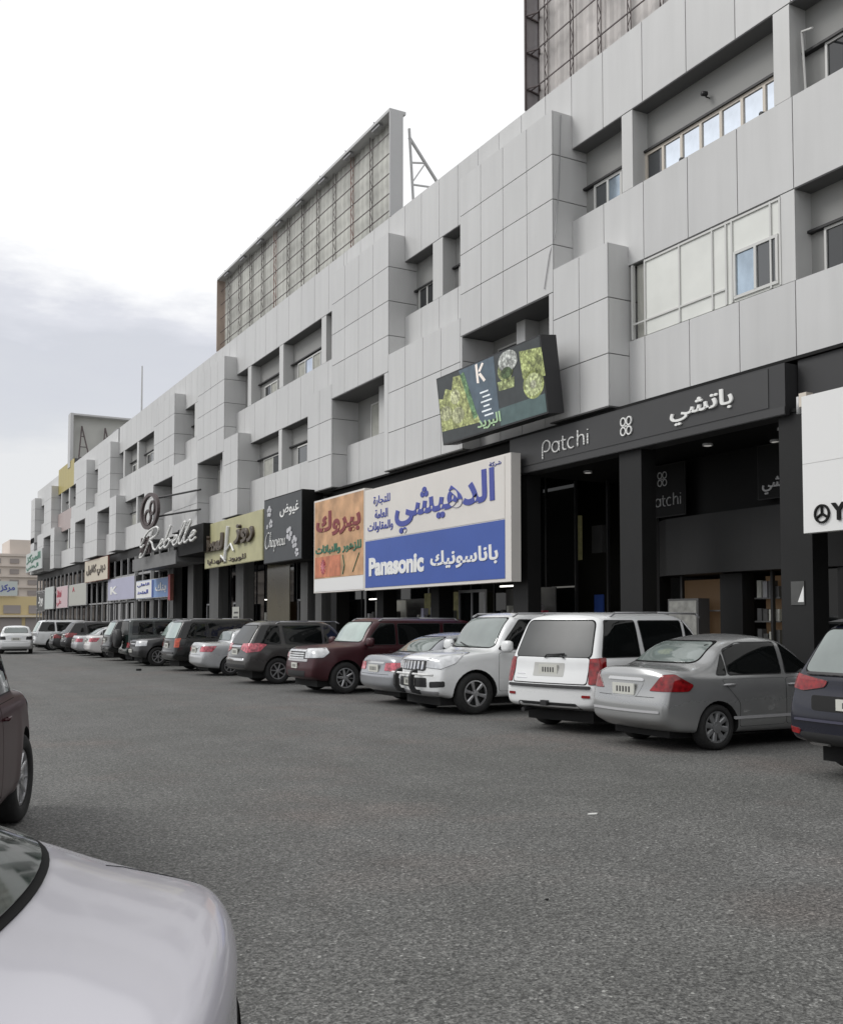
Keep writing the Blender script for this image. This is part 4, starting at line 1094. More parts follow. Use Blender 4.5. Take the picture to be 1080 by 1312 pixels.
# ---- boxy four-wheel drive with a spare wheel on its back door
sp = suv(4.30, 1.86, 1.78, .38, .75, 2.50, belt=1.15, hood=1.14, lean=.10, rake=.42, cowl=.30, arch=1.15, tum=.10)
xr, xf = -2.15, 2.15
sp['corner'] = [('tail_lamp', 145, [(xr + .03, .74, .66), (xr + .05, .74, .86), (xr + .18, .88, .86), (xr + .18, .88, .66)], 'red_lamp', .012),
                ('head_lamp', 30, [(xf - .08, .46, .80), (xf - .1, .48, .98), (xf - .34, .82, .98), (xf - .30, .86, .80)], 'clear_lamp', .012)]
sp['bits'] = [('grille', 0, [(-.42, .78), (.42, .78), (.44, .98), (-.44, .98)], 'trim')]
def ex(b):
    m = MB(); n = 28; r0 = .385
    pr = [(0, .12), (r0*.55, .12), (r0*.92, .10), (r0, .04), (r0, -.10), (r0*.92, -.14), (0, -.14)]
    V = []; F = []
    for k in range(n):
        a = 2*math.pi*k/n
        for q, w in pr: V.append((xr - .14 - w, q*math.cos(a), 1.02 + q*math.sin(a)))
    L_ = len(pr)
    for k in range(n):
        for j in range(L_ - 1): F.append((k*L_ + j, k*L_ + j + 1, ((k+1) % n)*L_ + j + 1, ((k+1) % n)*L_ + j))
    m.add(V, F); m.box(xr - .06, xr + .2, -.10, .10, .92, 1.12)
    return [('spare_wheel', m.mesh('spare_wheel', M['trim'], True), 'trim')]
sp['extra'] = ex; sp['plates'] = []
T_jeep = CarType(sp, 1)
# ---- navy German SUV, rear
sp = suv(4.88, 1.76, 1.94, .385, .86, 2.93, belt=1.12, hood=1.12, lean=.46, rake=.72, cowl=.42, arch=1.15, tum=.24, bumper=.76)
xr, xf = -2.44, 2.44
sp['corner'] = [('tail_lamp', 148, [(xr + .10, .44, .99), (xr + .10, .40, 1.06), (xr + .16, .70, 1.10), (xr + .42, .94, 1.16), (xr + .40, .95, 1.00), (xr + .16, .72, .94)], 'red_lamp', .014),
                ('reflector', 150, [(xr + .02, .74, .47), (xr + .02, .74, .53), (xr + .18, .90, .55), (xr + .18, .90, .49)], 'red_lamp', .012),
                ('head_lamp', 34, [(xf - .08, .48, .80), (xf - .1, .5, .95), (xf - .6, .9, 1.0), (xf - .5, .92, .84)], 'clear_lamp')]
sp['bits'] = [('tailgate_lip', 180, [(-.70, 1.115), (.70, 1.115), (.70, 1.14), (-.70, 1.14)], 'trim', .03, .01), ('tailgate_recess', 180, [(-.56, .74), (.56, .74), (.60, .90), (-.60, .90)], 'under', .006, .04),
              ('bumper_blade', 180, [(-.80, .62), (.80, .62), (.80, .645), (-.80, .645)], 'navy_trim', .02, .01), ('diffuser', 180, [(-.70, .34), (.70, .34), (.72, .50), (-.72, .50)], 'trim', .012, .04),
              ('exhaust_trim', 180, [(-.62, .385), (-.36, .385), (-.36, .40), (-.62, .40)], 'chrome', .03, .006), ('exhaust_trim', 180, [(.36, .385), (.62, .385), (.62, .40), (.36, .40)], 'chrome', .03, .006),
              ('grille', 0, [(-.44, .72), (.44, .72), (.46, .94), (-.46, .94)], 'trim')]
M['navy_trim'] = simple('navy_trim', (.06, .06, .09), .3)
sp['rsg'] = 'cglass_l'; sp['plates'] = [(180, .82, .44, .12)]; sp['wheel'] = 'twin'; sp['rimf'] = .7
def ex(b):
    out = rails(-1.5, .6, .70, 1.75, .04)(b)
    m = MB(); m.prism([(-1.98, 1.70), (-1.60, 1.755), (-1.55, 1.74), (-1.96, 1.675)], 'y', -.66, .66); out.append(('roof_spoiler', m.mesh('roof_spoiler', M['trim']), 'trim'))
    return out
sp['extra'] = ex
T_x = CarType(sp)

# ---- placement along the shopfronts
def nose_in(T, xrear, ynear, label, cat, mat, **k):
    return T.place(label, cat, xrear + T.b.L/2, ynear + T.b.W, 0, mat, **k)
def nose_out(T, xfront, ynear, label, cat, mat, **k):
    return T.place(label, cat, xfront + T.b.L/2, ynear + T.b.W, math.pi, mat, **k)
nose_in(T_x, 8.96, 6.10, 'navy SUV cut by the right edge of the photo beside the silver grey sedan', 'SUV', PB['navy'])
nose_in(T_tiida, 8.92, 9.85, 'silver grey sedan with red triangular tail lamps between the white SUV and the navy SUV', 'sedan', PB['silver'])
a16 = R(14); c_ = Vector((9.12, 12.72)) + Vector((math.cos(a16), math.sin(a16))) * T_trail.b.L/2
T_trail.place('white SUV parked at a slant, seen from behind with a grey tailgate window', 'SUV', c_.x, c_.y, a16, PB['white'])
nose_out(T_prado, 8.86, 15.75, 'white SUV facing the camera with a black nudge bar', 'SUV', PB['white'])
nose_in(T_camry, 9.15, 18.0, 'low blue silver sedan squeezed between the white and the maroon SUVs', 'sedan', PB['silver_b'])
nose_out(T_pilot, 8.95, 21.75, 'maroon boxy SUV facing the camera with a chrome barred grille', 'SUV', PB['maroon'])
nose_in(T_cross, 8.80, 26.05, 'dark grey crossover with wide pale red tail lamps beside the maroon SUV', 'SUV', PB['midgrey'], over={'red_lamp': 'pink_lamp'})
nose_in(T_sunny, 9.0, 30.8, 'light silver sedan seen from behind left of the dark grey crossover', 'sedan', PB['silver_l'], over={'pink_lamp': 'pink_lamp'})
nose_in(T_suv, 9.0, 34.2, 'black SUV with an orange tail lamp and pale rear window', 'SUV', PB['black'])
nose_out(T_suv, 8.85, 38.75, 'dark grey SUV with a white roof facing the camera', 'SUV', PB['grey'], over={'cglass_l': 'cglass_gr', 'skip': ()})
nose_in(T_jeep, 9.0, 41.3, 'dark green off-roader carrying its spare wheel on the back door', 'off-roader', PB['green'])
nose_in(T_suv, 8.95, 44.6, 'black SUV with a greenish rear window behind the off-roader', 'SUV', PB['black'], over={'orange_lamp': 'trim'})
nose_in(T_sunny, 8.95, 48.9, 'pinkish white sedan seen from behind in the middle of the far row', 'sedan', PB['white_p'])
nose_in(T_camry, 8.9, 52.0, 'pale silver sedan next beyond the pinkish white sedan', 'sedan', PB['silver_l'])
nose_in(T_cross, 8.9, 55.2, 'dark crossover in the far row beside the pale silver sedan', 'SUV', PB['grey'])
nose_in(T_tiida, 8.8, 58.6, 'dark grey sedan in the far row beside the white SUV', 'sedan', PB['grey'])
nose_in(T_suv, 8.4, 63.0, 'white SUV at the far end of the parked row behind the moving white sedan', 'SUV', PB['white'], over={'orange_lamp': 'clear_lamp'})
nose_in(T_cross, 9.2, 67.5, 'grey crossover parked beyond the far white SUV', 'SUV', PB['silver'])
nose_in(T_camry, 9.0, 72.0, 'silver sedan parked last in the far row', 'sedan', PB['silver_l'])
# ---- cars in the lane
def heading(dx, dy): return math.atan2(dy, dx)
T_sunny.place('white sedan driving away at the far end of the lane', 'sedan', 7.0, 58.9, heading(.13, 1), PB['white'], group=None, name='moving_car', over={'pink_lamp': 'trim', 'plate': 'plate'})
T_camry.place('dark sedan half hidden left of the far white sedan', 'sedan', 5.0, 62.0, heading(.1, 1), PB['grey'], group=None, name='moving_car')
T_suv.place('pale grey SUV at the far left beyond the dark sedan', 'SUV', 6.1, 74.0, heading(.1, 1), PB['silver_l'], group=None, name='moving_car', over={'orange_lamp': 'trim'})
# ---- maroon SUV cut by the left edge, front wheel turned
def place_side(): 
    a = heading(math.sin(R(14)), math.cos(R(14)))
    T = T_pilot; xa = T.sp['xa']; W = T.b.W
    f = Vector((math.cos(a), math.sin(a))); l = Vector((-f.y, f.x))
    wheel = Vector((1.10, 9.25)); c = wheel - f * xa + l * (W - .10)
    T.place('maroon SUV cut by the left edge with its front wheel turned', 'SUV', c.x, c.y, a, PB['maroon'], group=None, steer=R(-6), over={'skip': ('mirror', 'roof_rail')})
place_side()
# ---- pale silver sedan in the foreground, seen over its boot
sp = sed(4.75, 1.50, 1.86, .32, .95, 2.77, deck=1.11, belt=.97, hood=.98, rst=.50, rsb=.50)
sp['rp'] = [(.3, .05), (.42, 0), (.62, .0), (.70, .02), (1.04, .035), (1.4, .0)]; sp['edge'] = .7
xr, xf = -2.375, 2.375
sp['plan'] = [(-2.375, .90), (-2.2, .945), (-1.8, .975), (-.8, 1.0), (.8, 1.0), (1.8, .96), (2.375, .84)]
sp['br'] = .17; sp['seal'] = .014; sp['rsg'] = 'cglass_d'; M['cglass_d'] = simple('dark_rear_glass', (.02, .03, .025), .05, spec=.7, ior=1.6, noise=.8, nscale=6)
sp['corner'] = [('tail_lamp', 150, [(xr + .06, .44, .66), (xr + .06, .42, .84), (xr + .20, .78, .88), (xr + .40, .90, .84), (xr + .30, .90, .70)], 'seal', .016)]
sp['bits'] = [('trunk_gap', 180, [(-.62, .62), (.62, .62), (.62, .627), (-.62, .627)], 'under', .003, .003)]
sp['plates'] = []; sp['rs'] = [(-.70, 1.155), (.70, 1.155), (.58, 1.42), (-.58, 1.42)]
sp['top'] = [(-2.375, 1.035), (-2.33, 1.058), (-2.2, 1.080), (-2.05, 1.115), (-1.96, 1.155), (-1.62, 1.29), (-1.2, 1.42), (-.8, 1.475), (-.2, 1.50)] + [q for q in sp['top'] if q[0] > -.1]
sp['sh'] = [(-2.375, .97), (-2.2, 1.0), (-1.9, 1.05), (-1.5, 1.07), (-1.0, 1.03), (0, .98)] + [q for q in sp['sh'] if q[0] > .1]
sp['top'] = [(x, z + (.03 if x < 0 else 0)) for x, z in sp['top']]; sp['sh'] = [(x, z + (.03 if x < 0 else 0)) for x, z in sp['sh']]; sp['rs'] = [(y * .97, z + (.035 if z < 1.2 else .03)) for y, z in sp['rs']]
def ex(b):
    out = []
    # chrome badge letters on the boot face, far side of the number plate
    m = MB()
    for i in range(6):
        y = .06 + i * .052; h = b.hit(180, -y, .95)
        if h:
            p = h[0]; m.box(p.x - .012, p.x + .01, y - .008, y + .008, .925, .975)
            if i % 2 == 0: m.box(p.x - .012, p.x + .01, y - .008, y + .032, .965, .975)
            else: m.box(p.x - .012, p.x + .01, y - .03, y + .008, .942, .951)
    def on_top(x, y):
        h = b.bvh.ray_cast(Vector((x, y, 3)), Vector((0, 0, -1))); return tuple(h[0] + Vector((0, 0, .0005))) if h[0] else None
    for sd in (1, -1):
        sm = MB(); sm.path([q for q in (on_top(x, sd*y) for x, y in ((-2.0, .60), (-2.03, .66), (-2.08, .69), (-2.14, .70), (-2.2, .70), (-2.235, .69))) if q], .0013, 5)
        out.append(('trunk_seam', sm.mesh('trunk_seam', M['seal']), 'seal'))
    out.append(('badge_letters', m.mesh('badge_letters', M['chrome']), 'chrome')); return out
sp['extra'] = ex
T_fg = CarType(sp, 3)
FGA = math.atan2(.37, -.93)       # nose points away from the lane
def place_fg():
    f = Vector((math.cos(FGA), math.sin(FGA))); l = Vector((-f.y, f.x))
    rear = Vector((.628, 1.775)); c = rear + f * (T_fg.b.L / 2)
    T_fg.place('pale silver sedan filling the bottom left corner, seen over its boot lid', 'sedan', c.x, c.y, FGA, PB['fg'], group=None)
place_fg()

# ================================================================== signs on the building
def board(name, label, cat, yl, yr, z0, z1, X, depth, edge, faces, group=None):
    """box sign facing -X; faces = [(part, yl, yr, z0, z1, mat)] in world coordinates, standing 4 mm proud of the box"""
    t = thing(name, label, cat, (X, (yl + yr) / 2, z0), group=group)
    o = MB().box(.012, depth, yr - (yl+yr)/2, yl - (yl+yr)/2, 0, z1 - z0).build('sign_box', edge, t)
    for nm, a, b, c, d, m in faces:
        MB().box(0, .011, b + .006 - (yl+yr)/2, a - .006 - (yl+yr)/2, c - z0 + .004, d - z0 - .004).build(nm, m, t)
    return t

def stext(t, nm, s, yl, yr, z0, z1, mat, bold=0.0, shear=0.0, depth=.02, spacing=1.0, lift=.004):
    L = t.location
    return text(nm, s, yl, yr, z0, z1, L.x - lift, mat, t, bold, shear, depth, (L.x, L.y, L.z), spacing)
def local(t, m, nm, mat, smooth=False):
    """mesh built in world coordinates, parented to t"""
    L = t.location; m.v = [(a - L.x, b - L.y, c - L.z) for a, b, c in m.v]
    return m.build(nm, mat, t, smooth)
def disc(m, X, cy, cz, ry, rz, d=.01, n=24, r_in=0):
    if r_in == 0:
        m.prism([(cy + ry*math.cos(2*math.pi*k/n), cz + rz*math.sin(2*math.pi*k/n)) for k in range(n)], 'x', X - d, X)
    else:
        V = []
        for k in range(n):
            a = 2*math.pi*k/n
            for q in (1, r_in):
                for x in (X - d, X): V.append((x, cy + ry*q*math.cos(a), cz + rz*q*math.sin(a)))
        F = []
        for k in range(n):
            i, j = 4*k, 4*((k+1) % n)
            F += [(i, j, j+1, i+1), (i+2, i+3, j+3, j+2), (i, i+2, j+2, j), (i+1, j+1, j+3, i+3)]
        m.add(V, F)
    return m
def clover(m, X, cy, cz, s, d=.03):
    for sy in (-1, 1):
        for sz in (-1, 1): disc(m, X, cy + sy*s*.48, cz + sz*s*.52, s*.46, s*.50, d, 20, .74)
    m.box(X - d, X, cy - s*.20, cy + s*.20, cz - s*.06, cz + s*.06)
    return m
# hand-drawn script letters as strokes in letter units (x to the right, y up), slanted
def arc(cx, cy, rx, ry, a0, a1, n=8): return [(cx + rx*math.cos(R(a0 + (a1-a0)*k/n)), cy + ry*math.sin(R(a0 + (a1-a0)*k/n))) for k in range(n+1)]
def el(x): return [[(x - .12, .10), (x + .12, .9), (x + .2, 1.25), (x + .12, 1.38), (x + .02, 1.2), (x, .5), (x + .05, .08), (x + .16, .0), (x + .3, .14)]]
def ee(x): return [[(x - .1, .25), (x + .18, .38), (x + .24, .55), (x + .12, .62), (x, .45), (x + .02, .12), (x + .16, .0), (x + .36, .16)]]
REB = [[(.35, 1.5), (.25, .9), (.05, .1), (-.1, -.25), (-.35, -.3), (-.3, 0)], [(-.35, .9), (-.1, 1.45), (.5, 1.68), (.85, 1.45), (.75, 1.05), (.3, .85), (.55, .55), (.75, .15), (1.0, .0), (1.15, .2)],
       [(-.35, .9), (-.5, .6), (-.35, .45), (-.2, .6)]] + ee(1.25) + [[(1.6, .3), (1.75, 1.0), (1.82, 1.35), (1.75, 1.4), (1.68, 1.1), (1.64, .3), (1.72, .0), (1.92, .08), (2.0, .35), (1.88, .55), (1.7, .45)], [(2.0, .35), (2.15, .4)]] + ee(2.3) + el(2.72) + el(3.08) + ee(3.5)
CHA = [arc(.4, .65, .45, .75, 60, 320, 12), [(.9, 1.4), (.95, .7), (.9, .0)], [(.9, .4), (1.05, .65), (1.2, .5), (1.2, .05), (1.35, .1)], arc(1.6, .3, .2, .3, 20, 380, 10), [(1.8, .5), (1.82, .1), (1.95, .05)],
       [(2.1, .6), (2.05, -.5)], arc(2.28, .3, .2, .3, 160, -160, 10)] + ee(2.7) + [arc(3.3, .3, .2, .3, 20, 380, 10), [(3.5, .5), (3.52, .1), (3.65, .05)], [(3.75, .6), (3.75, .15), (3.9, .0), (4.05, .2), (4.08, .6), (4.1, .1), (4.25, .05)]]
PAT = [[(0, -.28), (0, .4), (.06, .72), (.3, .88), (.55, .7), (.55, .35), (.35, .16), (.12, .2)], arc(1.0, .33, .26, .33, 20, 380, 14), [(1.27, .66), (1.27, .02)], [(1.55, .9), (1.55, .2), (1.62, .03), (1.78, .0)], [(1.42, .62), (1.76, .62)], arc(2.18, .33, .26, .33, 55, 305, 12),
       [(2.62, 1.0), (2.62, .0)], [(2.62, .4), (2.72, .6), (2.9, .66), (3.04, .52), (3.06, .0)], [(3.32, .64), (3.32, .0)], [(3.32, .86), (3.32, .92)]]
def script(t, strokes, yl, yr, z0, z1, mat, r, X, sl=.25):
    pts = [p for s_ in strokes for p in s_]
    P = lambda p: (p[0] + sl*p[1], p[1])
    xs = [P(p)[0] for p in pts]; zs = [p[1] for p in pts]
    for s_ in strokes:
        m = MB(); q = []
        for i in range(len(s_) - 1):                       # smooth each stroke
            a, b = Vector(s_[i]), Vector(s_[i+1]); pa = Vector(s_[i-1]) if i else a; nb = Vector(s_[i+2]) if i + 2 < len(s_) else b
            for k in range(4):
                u = k/4; q.append(.5*((2*a) + (b - pa)*u + (2*pa - 5*a + 4*b - nb)*u*u + (3*a - pa - 3*b + nb)*u**3))
        q.append(Vector(s_[-1]))
        W3 = []
        for p in q:
            x, y_ = P(p); W3.append((X, yl + (yr - yl)*(x - min(xs))/(max(xs) - min(xs)), z0 + (z1 - z0)*(y_ - min(zs))/(max(zs) - min(zs))))
        m.path(W3, r, 5); local(t, m, 'lettering', mat, True)
# --- chocolate shop fascia
M['fascia_face'] = simple('charcoal_sign_face', (.042, .042, .043), .5, noise=.08, nscale=.8)
t = board('shop_sign', 'long charcoal fascia sign with white Patchi lettering and a four loop clover', 'sign', 21.45, 12.58, 5.42, 6.36, 14.3, .45, M['fascia'],
          [('sign_face', 21.45, 12.95, 5.60, 6.33, M['fascia_face']), ('lower_trim', 21.45, 12.58, 5.43, 5.575, M['fascia_face'])])
script(t, PAT, 19.98, 18.22, 5.66, 6.14, M['lettering_white'], .021, 14.285, 0)
local(t, clover(MB(), 14.296, 16.88, 5.945, .20), 'clover_emblem', M['lettering_white'])
stext(t, 'lettering', arabic('باتشي'), 15.5, 13.8, 5.68, 6.18, M['lettering_white'], .012, depth=.03)
# --- small hanging panels inside the shop front
t = board('shop_sign', 'small black panel with a clover and cropped Patchi lettering hung behind the pillar', 'sign', 18.5, 17.25, 4.16, 5.40, 16.3, .05, M['shop_panel'], [('sign_face', 18.48, 17.27, 4.18, 5.38, M['black'])])
M['dimwhite'] = simple('grey_white_lettering', (.42, .42, .42), .5)
script(t, PAT, 18.46, 17.38, 4.34, 4.70, M['dimwhite'], .015, 16.29, 0)
local(t, clover(MB(), 16.29, 17.98, 5.06, .17, .01), 'clover_emblem', M['dimwhite'])
t = board('shop_sign', 'small black panel with Arabic lettering partly behind the right pillar of the chocolate shop', 'sign', 15.1, 14.0, 4.25, 5.40, 16.3, .05, M['shop_panel'], [('sign_face', 15.08, 14.02, 4.27, 5.38, M['black'])])
stext(t, 'lettering', arabic('باتشي'), 14.95, 14.1, 4.35, 4.72, M['dimwhite'], .012)
# --- white music shop sign
t = board('shop_sign', 'large plain white sign with a black round emblem and YAMAHA lettering at the right edge', 'sign', 11.86, 5.2, 3.2, 5.55, 13.88, .16, M['white'],
          [('sign_panel', 11.86, 8.55, 3.2, 4.38, M['white']), ('sign_panel', 8.55, 5.2, 3.2, 4.38, M['white']), ('sign_panel', 11.86, 8.55, 4.38, 5.55, M['white']), ('sign_panel', 8.55, 5.2, 4.38, 5.55, M['white'])])
em = MB(); disc(em, 13.876, 11.46, 3.50, .155, .16, .03, 24, .80)
for k in range(3):
    a = math.pi/2 + k*2*math.pi/3; em.tube((13.86, 11.46, 3.50), (13.86, 11.46 + .12*math.cos(a), 3.50 + .12*math.sin(a)), .022, 5)
local(t, em, 'round_emblem', M['black'])
stext(t, 'lettering', 'YAMAHA', 11.27, 9.6, 3.37, 3.66, M['black'], .03, depth=.03)
t = thing('wall_fitting', 'small white and tan fitting on the pillar beside the white sign', 'fitting', (14.0, 12.1, 5.45))
MB().box(.22, .4, -.06, .10, .02, .26).build('bracket', M['frame_beige'], t); m = MB(); m.tube((.3, .16, -.08), (.3, .16, .22), .05, 10); m.build('lamp_body', M['steel_light'], t, True)
t = thing('wall_plaque', 'small grey plaque fixed to the dark pillar below the white sign', 'plaque', (14.445, 12.5, 2.0))
MB().box(-.012, .0, -.16, .13, .0, .42).build('plate', M['gpil'], t); m = MB(); m.add([(-.014, -.15, .05), (-.014, -.02, .05), (-.014, -.15, .34)], [(0, 1, 2)]); m.build('torn_corner', M['white'], t)
# --- blue and cream electronics sign with the orange shop sign beside it
t = board('shop_sign', 'large cream and blue billboard with blue Arabic lettering and white Panasonic lettering', 'sign', 29.22, 20.78, 2.70, 5.92, 13.88, .30, M['cream'],
          [('blue_panel', 29.16, 21.05, 2.78, 4.27, M['blue']), ('cream_panel', 29.16, 21.05, 4.29, 5.88, M['cream'])])
stext(t, 'lettering', 'Panasonic', 28.85, 25.25, 3.14, 3.72, M['lettering_white'], .045, depth=.01)
stext(t, 'lettering', arabic('باناسونيك'), 24.85, 21.35, 3.16, 3.68, M['lettering_white'], .025, depth=.01)
stext(t, 'lettering', arabic('الدهيشي'), 27.05, 21.5, 4.34, 5.66, M['blue_text'], .03, depth=.012)
stext(t, 'lettering', arabic('للتجارة'), 28.55, 27.4, 5.33, 5.66, M['blue_text'], .01, depth=.01)
stext(t, 'lettering', arabic('العامة'), 28.45, 27.55, 4.94, 5.22, M['blue_text'], .01, depth=.01)
stext(t, 'lettering', arabic('والمقاولات'), 28.95, 27.2, 4.50, 4.84, M['blue_text'], .01, depth=.01)
stext(t, 'lettering', arabic('شركة'), 21.75, 21.2, 5.66, 5.79, M['blue_text'], .0, depth=.01)
t = board('shop_sign', 'orange flower shop sign with maroon block Arabic lettering left of the blue sign', 'sign', 33.45, 29.24, 2.72, 6.02, 13.88, .30, M['cream'],
          [('printed_face', 33.38, 29.30, 3.22, 5.96, M['orange']), ('white_strip', 33.38, 29.30, 2.76, 3.20, M['white'])])
stext(t, 'lettering', arabic('بيروك'), 33.2, 29.5, 4.66, 5.55, M['maroon_text'], .035, depth=.012)
stext(t, 'lettering', arabic('للزهور والنباتات'), 33.25, 29.45, 4.02, 4.38, M['green_text'], .03, depth=.012)
pr = MB(); pr.box(13.872, 13.876, 31.1, 33.3, 3.26, 3.98); local(t, pr, 'red_print', M['orange2'])
pr = MB()
for k in range(16):
    a = R(22 * k); pr.tube((13.87, 32.6 + .05*math.cos(a), 3.6), (13.87, 32.55 + .22*math.cos(a), 3.62 + .26*math.sin(a)), .02, 4)
local(t, pr, 'flower_print', M['pink_lamp'])
pr = MB(); pr.path([(13.868, 30.9, 3.3), (13.868, 30.75, 3.6), (13.868, 30.9, 3.95)], .02, 4); pr.path([(13.868, 30.1, 3.35), (13.868, 29.6, 3.95)], .015, 4); local(t, pr, 'stem_print', M['green_text'])
M['petal'] = simple('pale_print', (.50, .50, .52), .5, noise=.2, nscale=4)
# --- dark cosmetics sign
t = board('shop_sign', 'slate grey box sign with white script lettering and white flower prints', 'sign', 38.75, 34.65, 4.02, 6.62, 13.9, .85, M['black'], [('sign_face', 38.72, 34.68, 4.05, 6.58, M['slate'])])
script(t, CHA, 38.5, 36.3, 4.45, 5.25, M['lettering_white'], .022, 13.885)
stext(t, 'lettering', arabic('غيوض'), 36.9, 34.95, 5.75, 6.25, M['lettering_white'], .01, depth=.01)
fl = MB(); rr = random.Random(5)
for cy, cz, s_ in ((38.1, 6.1, .28), (37.9, 5.6, .22), (35.9, 5.05, .34), (35.35, 4.7, .30), (35.1, 4.3, .2), (38.3, 5.5, .12)):
    fl = MB()
    for k in range(5):
        a = 2*math.pi*k/5 + cy; fl.prism([(cy + s_*(.55*math.cos(a) + .42*math.cos(q)), cz + s_*(.55*math.sin(a) + .30*math.sin(q))) for q in [2*math.pi*j/8 for j in range(8)]], 'x', 13.885 - .002*k, 13.896)
    local(t, fl, 'flower_print', M['petal'])
# --- olive sign
t = board('shop_sign', 'olive yellow sign with brown raised Arabic letters and a white stem between them', 'sign', 47.05, 38.95, 4.22, 6.30, 13.92, .12, M['olive'], [('sign_face', 47.0, 39.0, 4.24, 6.28, M['olive'])])
stext(t, 'lettering', arabic('روز'), 42.2, 39.9, 5.05, 5.9, M['brown'], .03, depth=.12)
stext(t, 'lettering', arabic('لمسة'), 46.7, 44.0, 4.95, 5.75, M['brown'], .06, depth=.12)
stext(t, 'lettering', arabic('للورود والهدايا'), 46.5, 41.0, 4.34, 4.62, M['brown'], .01, depth=.03)
st = MB()
for a, b in (((13.86, 43.7, 4.5), (13.86, 43.3, 5.95)),): st.tube(a, b, .09, 8)
st.path([(13.86, 43.5, 4.9), (13.86, 42.9, 5.15), (13.86, 42.5, 4.8)], .05, 6); st.path([(13.86, 43.6, 4.4), (13.86, 44.3, 4.7)], .05, 6)
local(t, st, 'white_stem', M['white'])
# --- script sign on a canopy
t = thing('canopy_sign', 'dark grey canopy with white script Rebelle lettering and a round mirror frame emblem', 'sign', (13.5, 53, 4.6))
cp = MB(); cp.box(13.55, 15.2, 50.7, 60.3, 4.75, 5.25); cp.box(13.5, 13.56, 50.7, 60.3, 4.65, 5.35)
M['shop_grey'] = simple('canopy_grey', (.17, .17, .17), .6, noise=.1, nscale=1)
local(t, cp, 'canopy', M['shop_grey'])
cp = MB(); cp.box(13.6, 15.1, 46.2, 50.7, 5.0, 6.35); local(t, cp, 'canopy_side', M['black'])
script(t, REB, 57.2, 46.1, 5.30, 6.75, M['lettering_white'], .06, 13.2)
ov = MB(); disc(ov, 13.35, 55.3, 7.75, 2.0, 1.0, .16, 30, .82); disc(ov, 13.35, 55.8, 7.45, .8, .45, .10, 20, .70); disc(ov, 13.35, 54.8, 7.9, .6, .4, .10, 20, .70); local(t, ov, 'oval_emblem', M['steel_dark'])
ov = MB()
for k in range(9): ov.tube((13.35, 57.2 - .5*k*.5, 6.4 - .12*(k % 3)), (13.35, 57.5 - .5*k*.5, 5.5 + .2*(k % 2)), .09, 5)
local(t, ov, 'scroll_ornament', M['steel_dark'])
ov = MB()
for z in (8.35, 7.35): ov.tube((13.4, 54.0, z), (14.4, 49.5, z), .05, 6)
local(t, ov, 'support_rod', M['trim'])
# --- the smaller boards of the far half
def small(label, yl, yr, z0, z1, mat, lines=(), X=14.82, edge=None, cat='sign'):
    t = board('shop_sign', label, cat, yl, yr, z0, z1, X, .12, edge or M['steel_light'], [('sign_face', yl - .03, yr + .03, z0 + .03, z1 - .03, mat)])
    for s_, a, b, c, d, mt, *r in lines: stext(t, 'lettering', s_, a, b, c, d, mt, r[0] if r else .02, depth=.02)
    return t
M['lightblue'] = simple('light_blue_sign_face', (.20, .32, .58), .5); M['lilac'] = simple('lilac_sign_face', (.42, .42, .54), .5, noise=.05, nscale=.5)
M['palegrey'] = simple('pale_grey_sign_face', (.44, .44, .40), .5); M['palemint'] = simple('pale_mint_sign_face', (.52, .56, .54), .5); M['pinkface'] = simple('pink_sign_face', (.58, .44, .46), .5)
M['redink'] = simple('red_lettering', (.42, .05, .08), .5); M['creamp'] = simple('cream_peach_sign_face', (.60, .54, .44), .5)
t = small('white and light blue sign with rounded white panel and blue lettering', 65.1, 56.9, 3.12, 4.28, M['lightblue'], [(arabic('بنك'), 60.0, 57.6, 3.4, 4.0, M['lettering_white'])])
wp = MB(); wp.box(14.80, 14.812, 60.9, 65.0, 3.18, 4.22); local(t, wp, 'white_panel', M['white'])
wp = MB(); wp.box(14.792, 14.80, 60.6, 60.95, 3.18, 4.22); local(t, wp, 'blue_stripe', M['blue'])
for i, (a, b) in enumerate(((64.6, 61.5), (64.6, 61.8))): stext(t, 'lettering', arabic(('الاهلي', 'المتحد')[i]), a, b, 3.85 - .42*i, 4.1 - .42*i, M['blue_text'], .01, depth=.02, lift=.03)
small('lilac sign with a white letter K at its left', 73.8, 65.6, 3.18, 4.70, M['lilac'], [('K', 72.9, 70.6, 3.6, 4.15, M['lettering_white'], .03)])
small('cream sign with dark brown Arabic lettering above the other boards', 81.6, 72.9, 4.72, 6.40, M['creamp'], [(arabic('ديني كافيل'), 80.8, 73.6, 5.1, 6.0, M['brown'], .05)], X=14.6, edge=M['rust'])
small('pale grey green sign with one small red mark', 90.0, 82.1, 3.04, 4.80, M['palegrey'], [('A', 88.2, 87.2, 4.2, 4.6, M['redink'])])
small('pink and white sign with red vertical lettering', 96.6, 90.6, 2.92, 4.86, M['pinkface'], [(arabic('سعد'), 96.2, 93.8, 3.9, 4.6, M['redink']), (arabic('علي'), 96.2, 93.8, 3.1, 3.7, M['redink'])])
small('narrow pale mint sign left of the pink sign', 103.6, 98.2, 2.9, 5.0, M['palemint'])
small('narrow grey sign at the far corner of the building', 108.3, 104.2, 2.75, 4.6, M['gpil'], [(arabic('ورد'), 107.6, 104.8, 3.2, 4.2, M['lettering_white'])])
small('white sign with green lettering on the far corner of the upper floor', 110.4, 99.3, 6.7, 8.6, M['palemint'], [(arabic('المركز'), 109.8, 100.2, 7.5, 8.4, M['green_text'], .04), (arabic('الطبي'), 109.8, 101.5, 6.85, 7.4, M['green_text'], .04)], X=13.9)
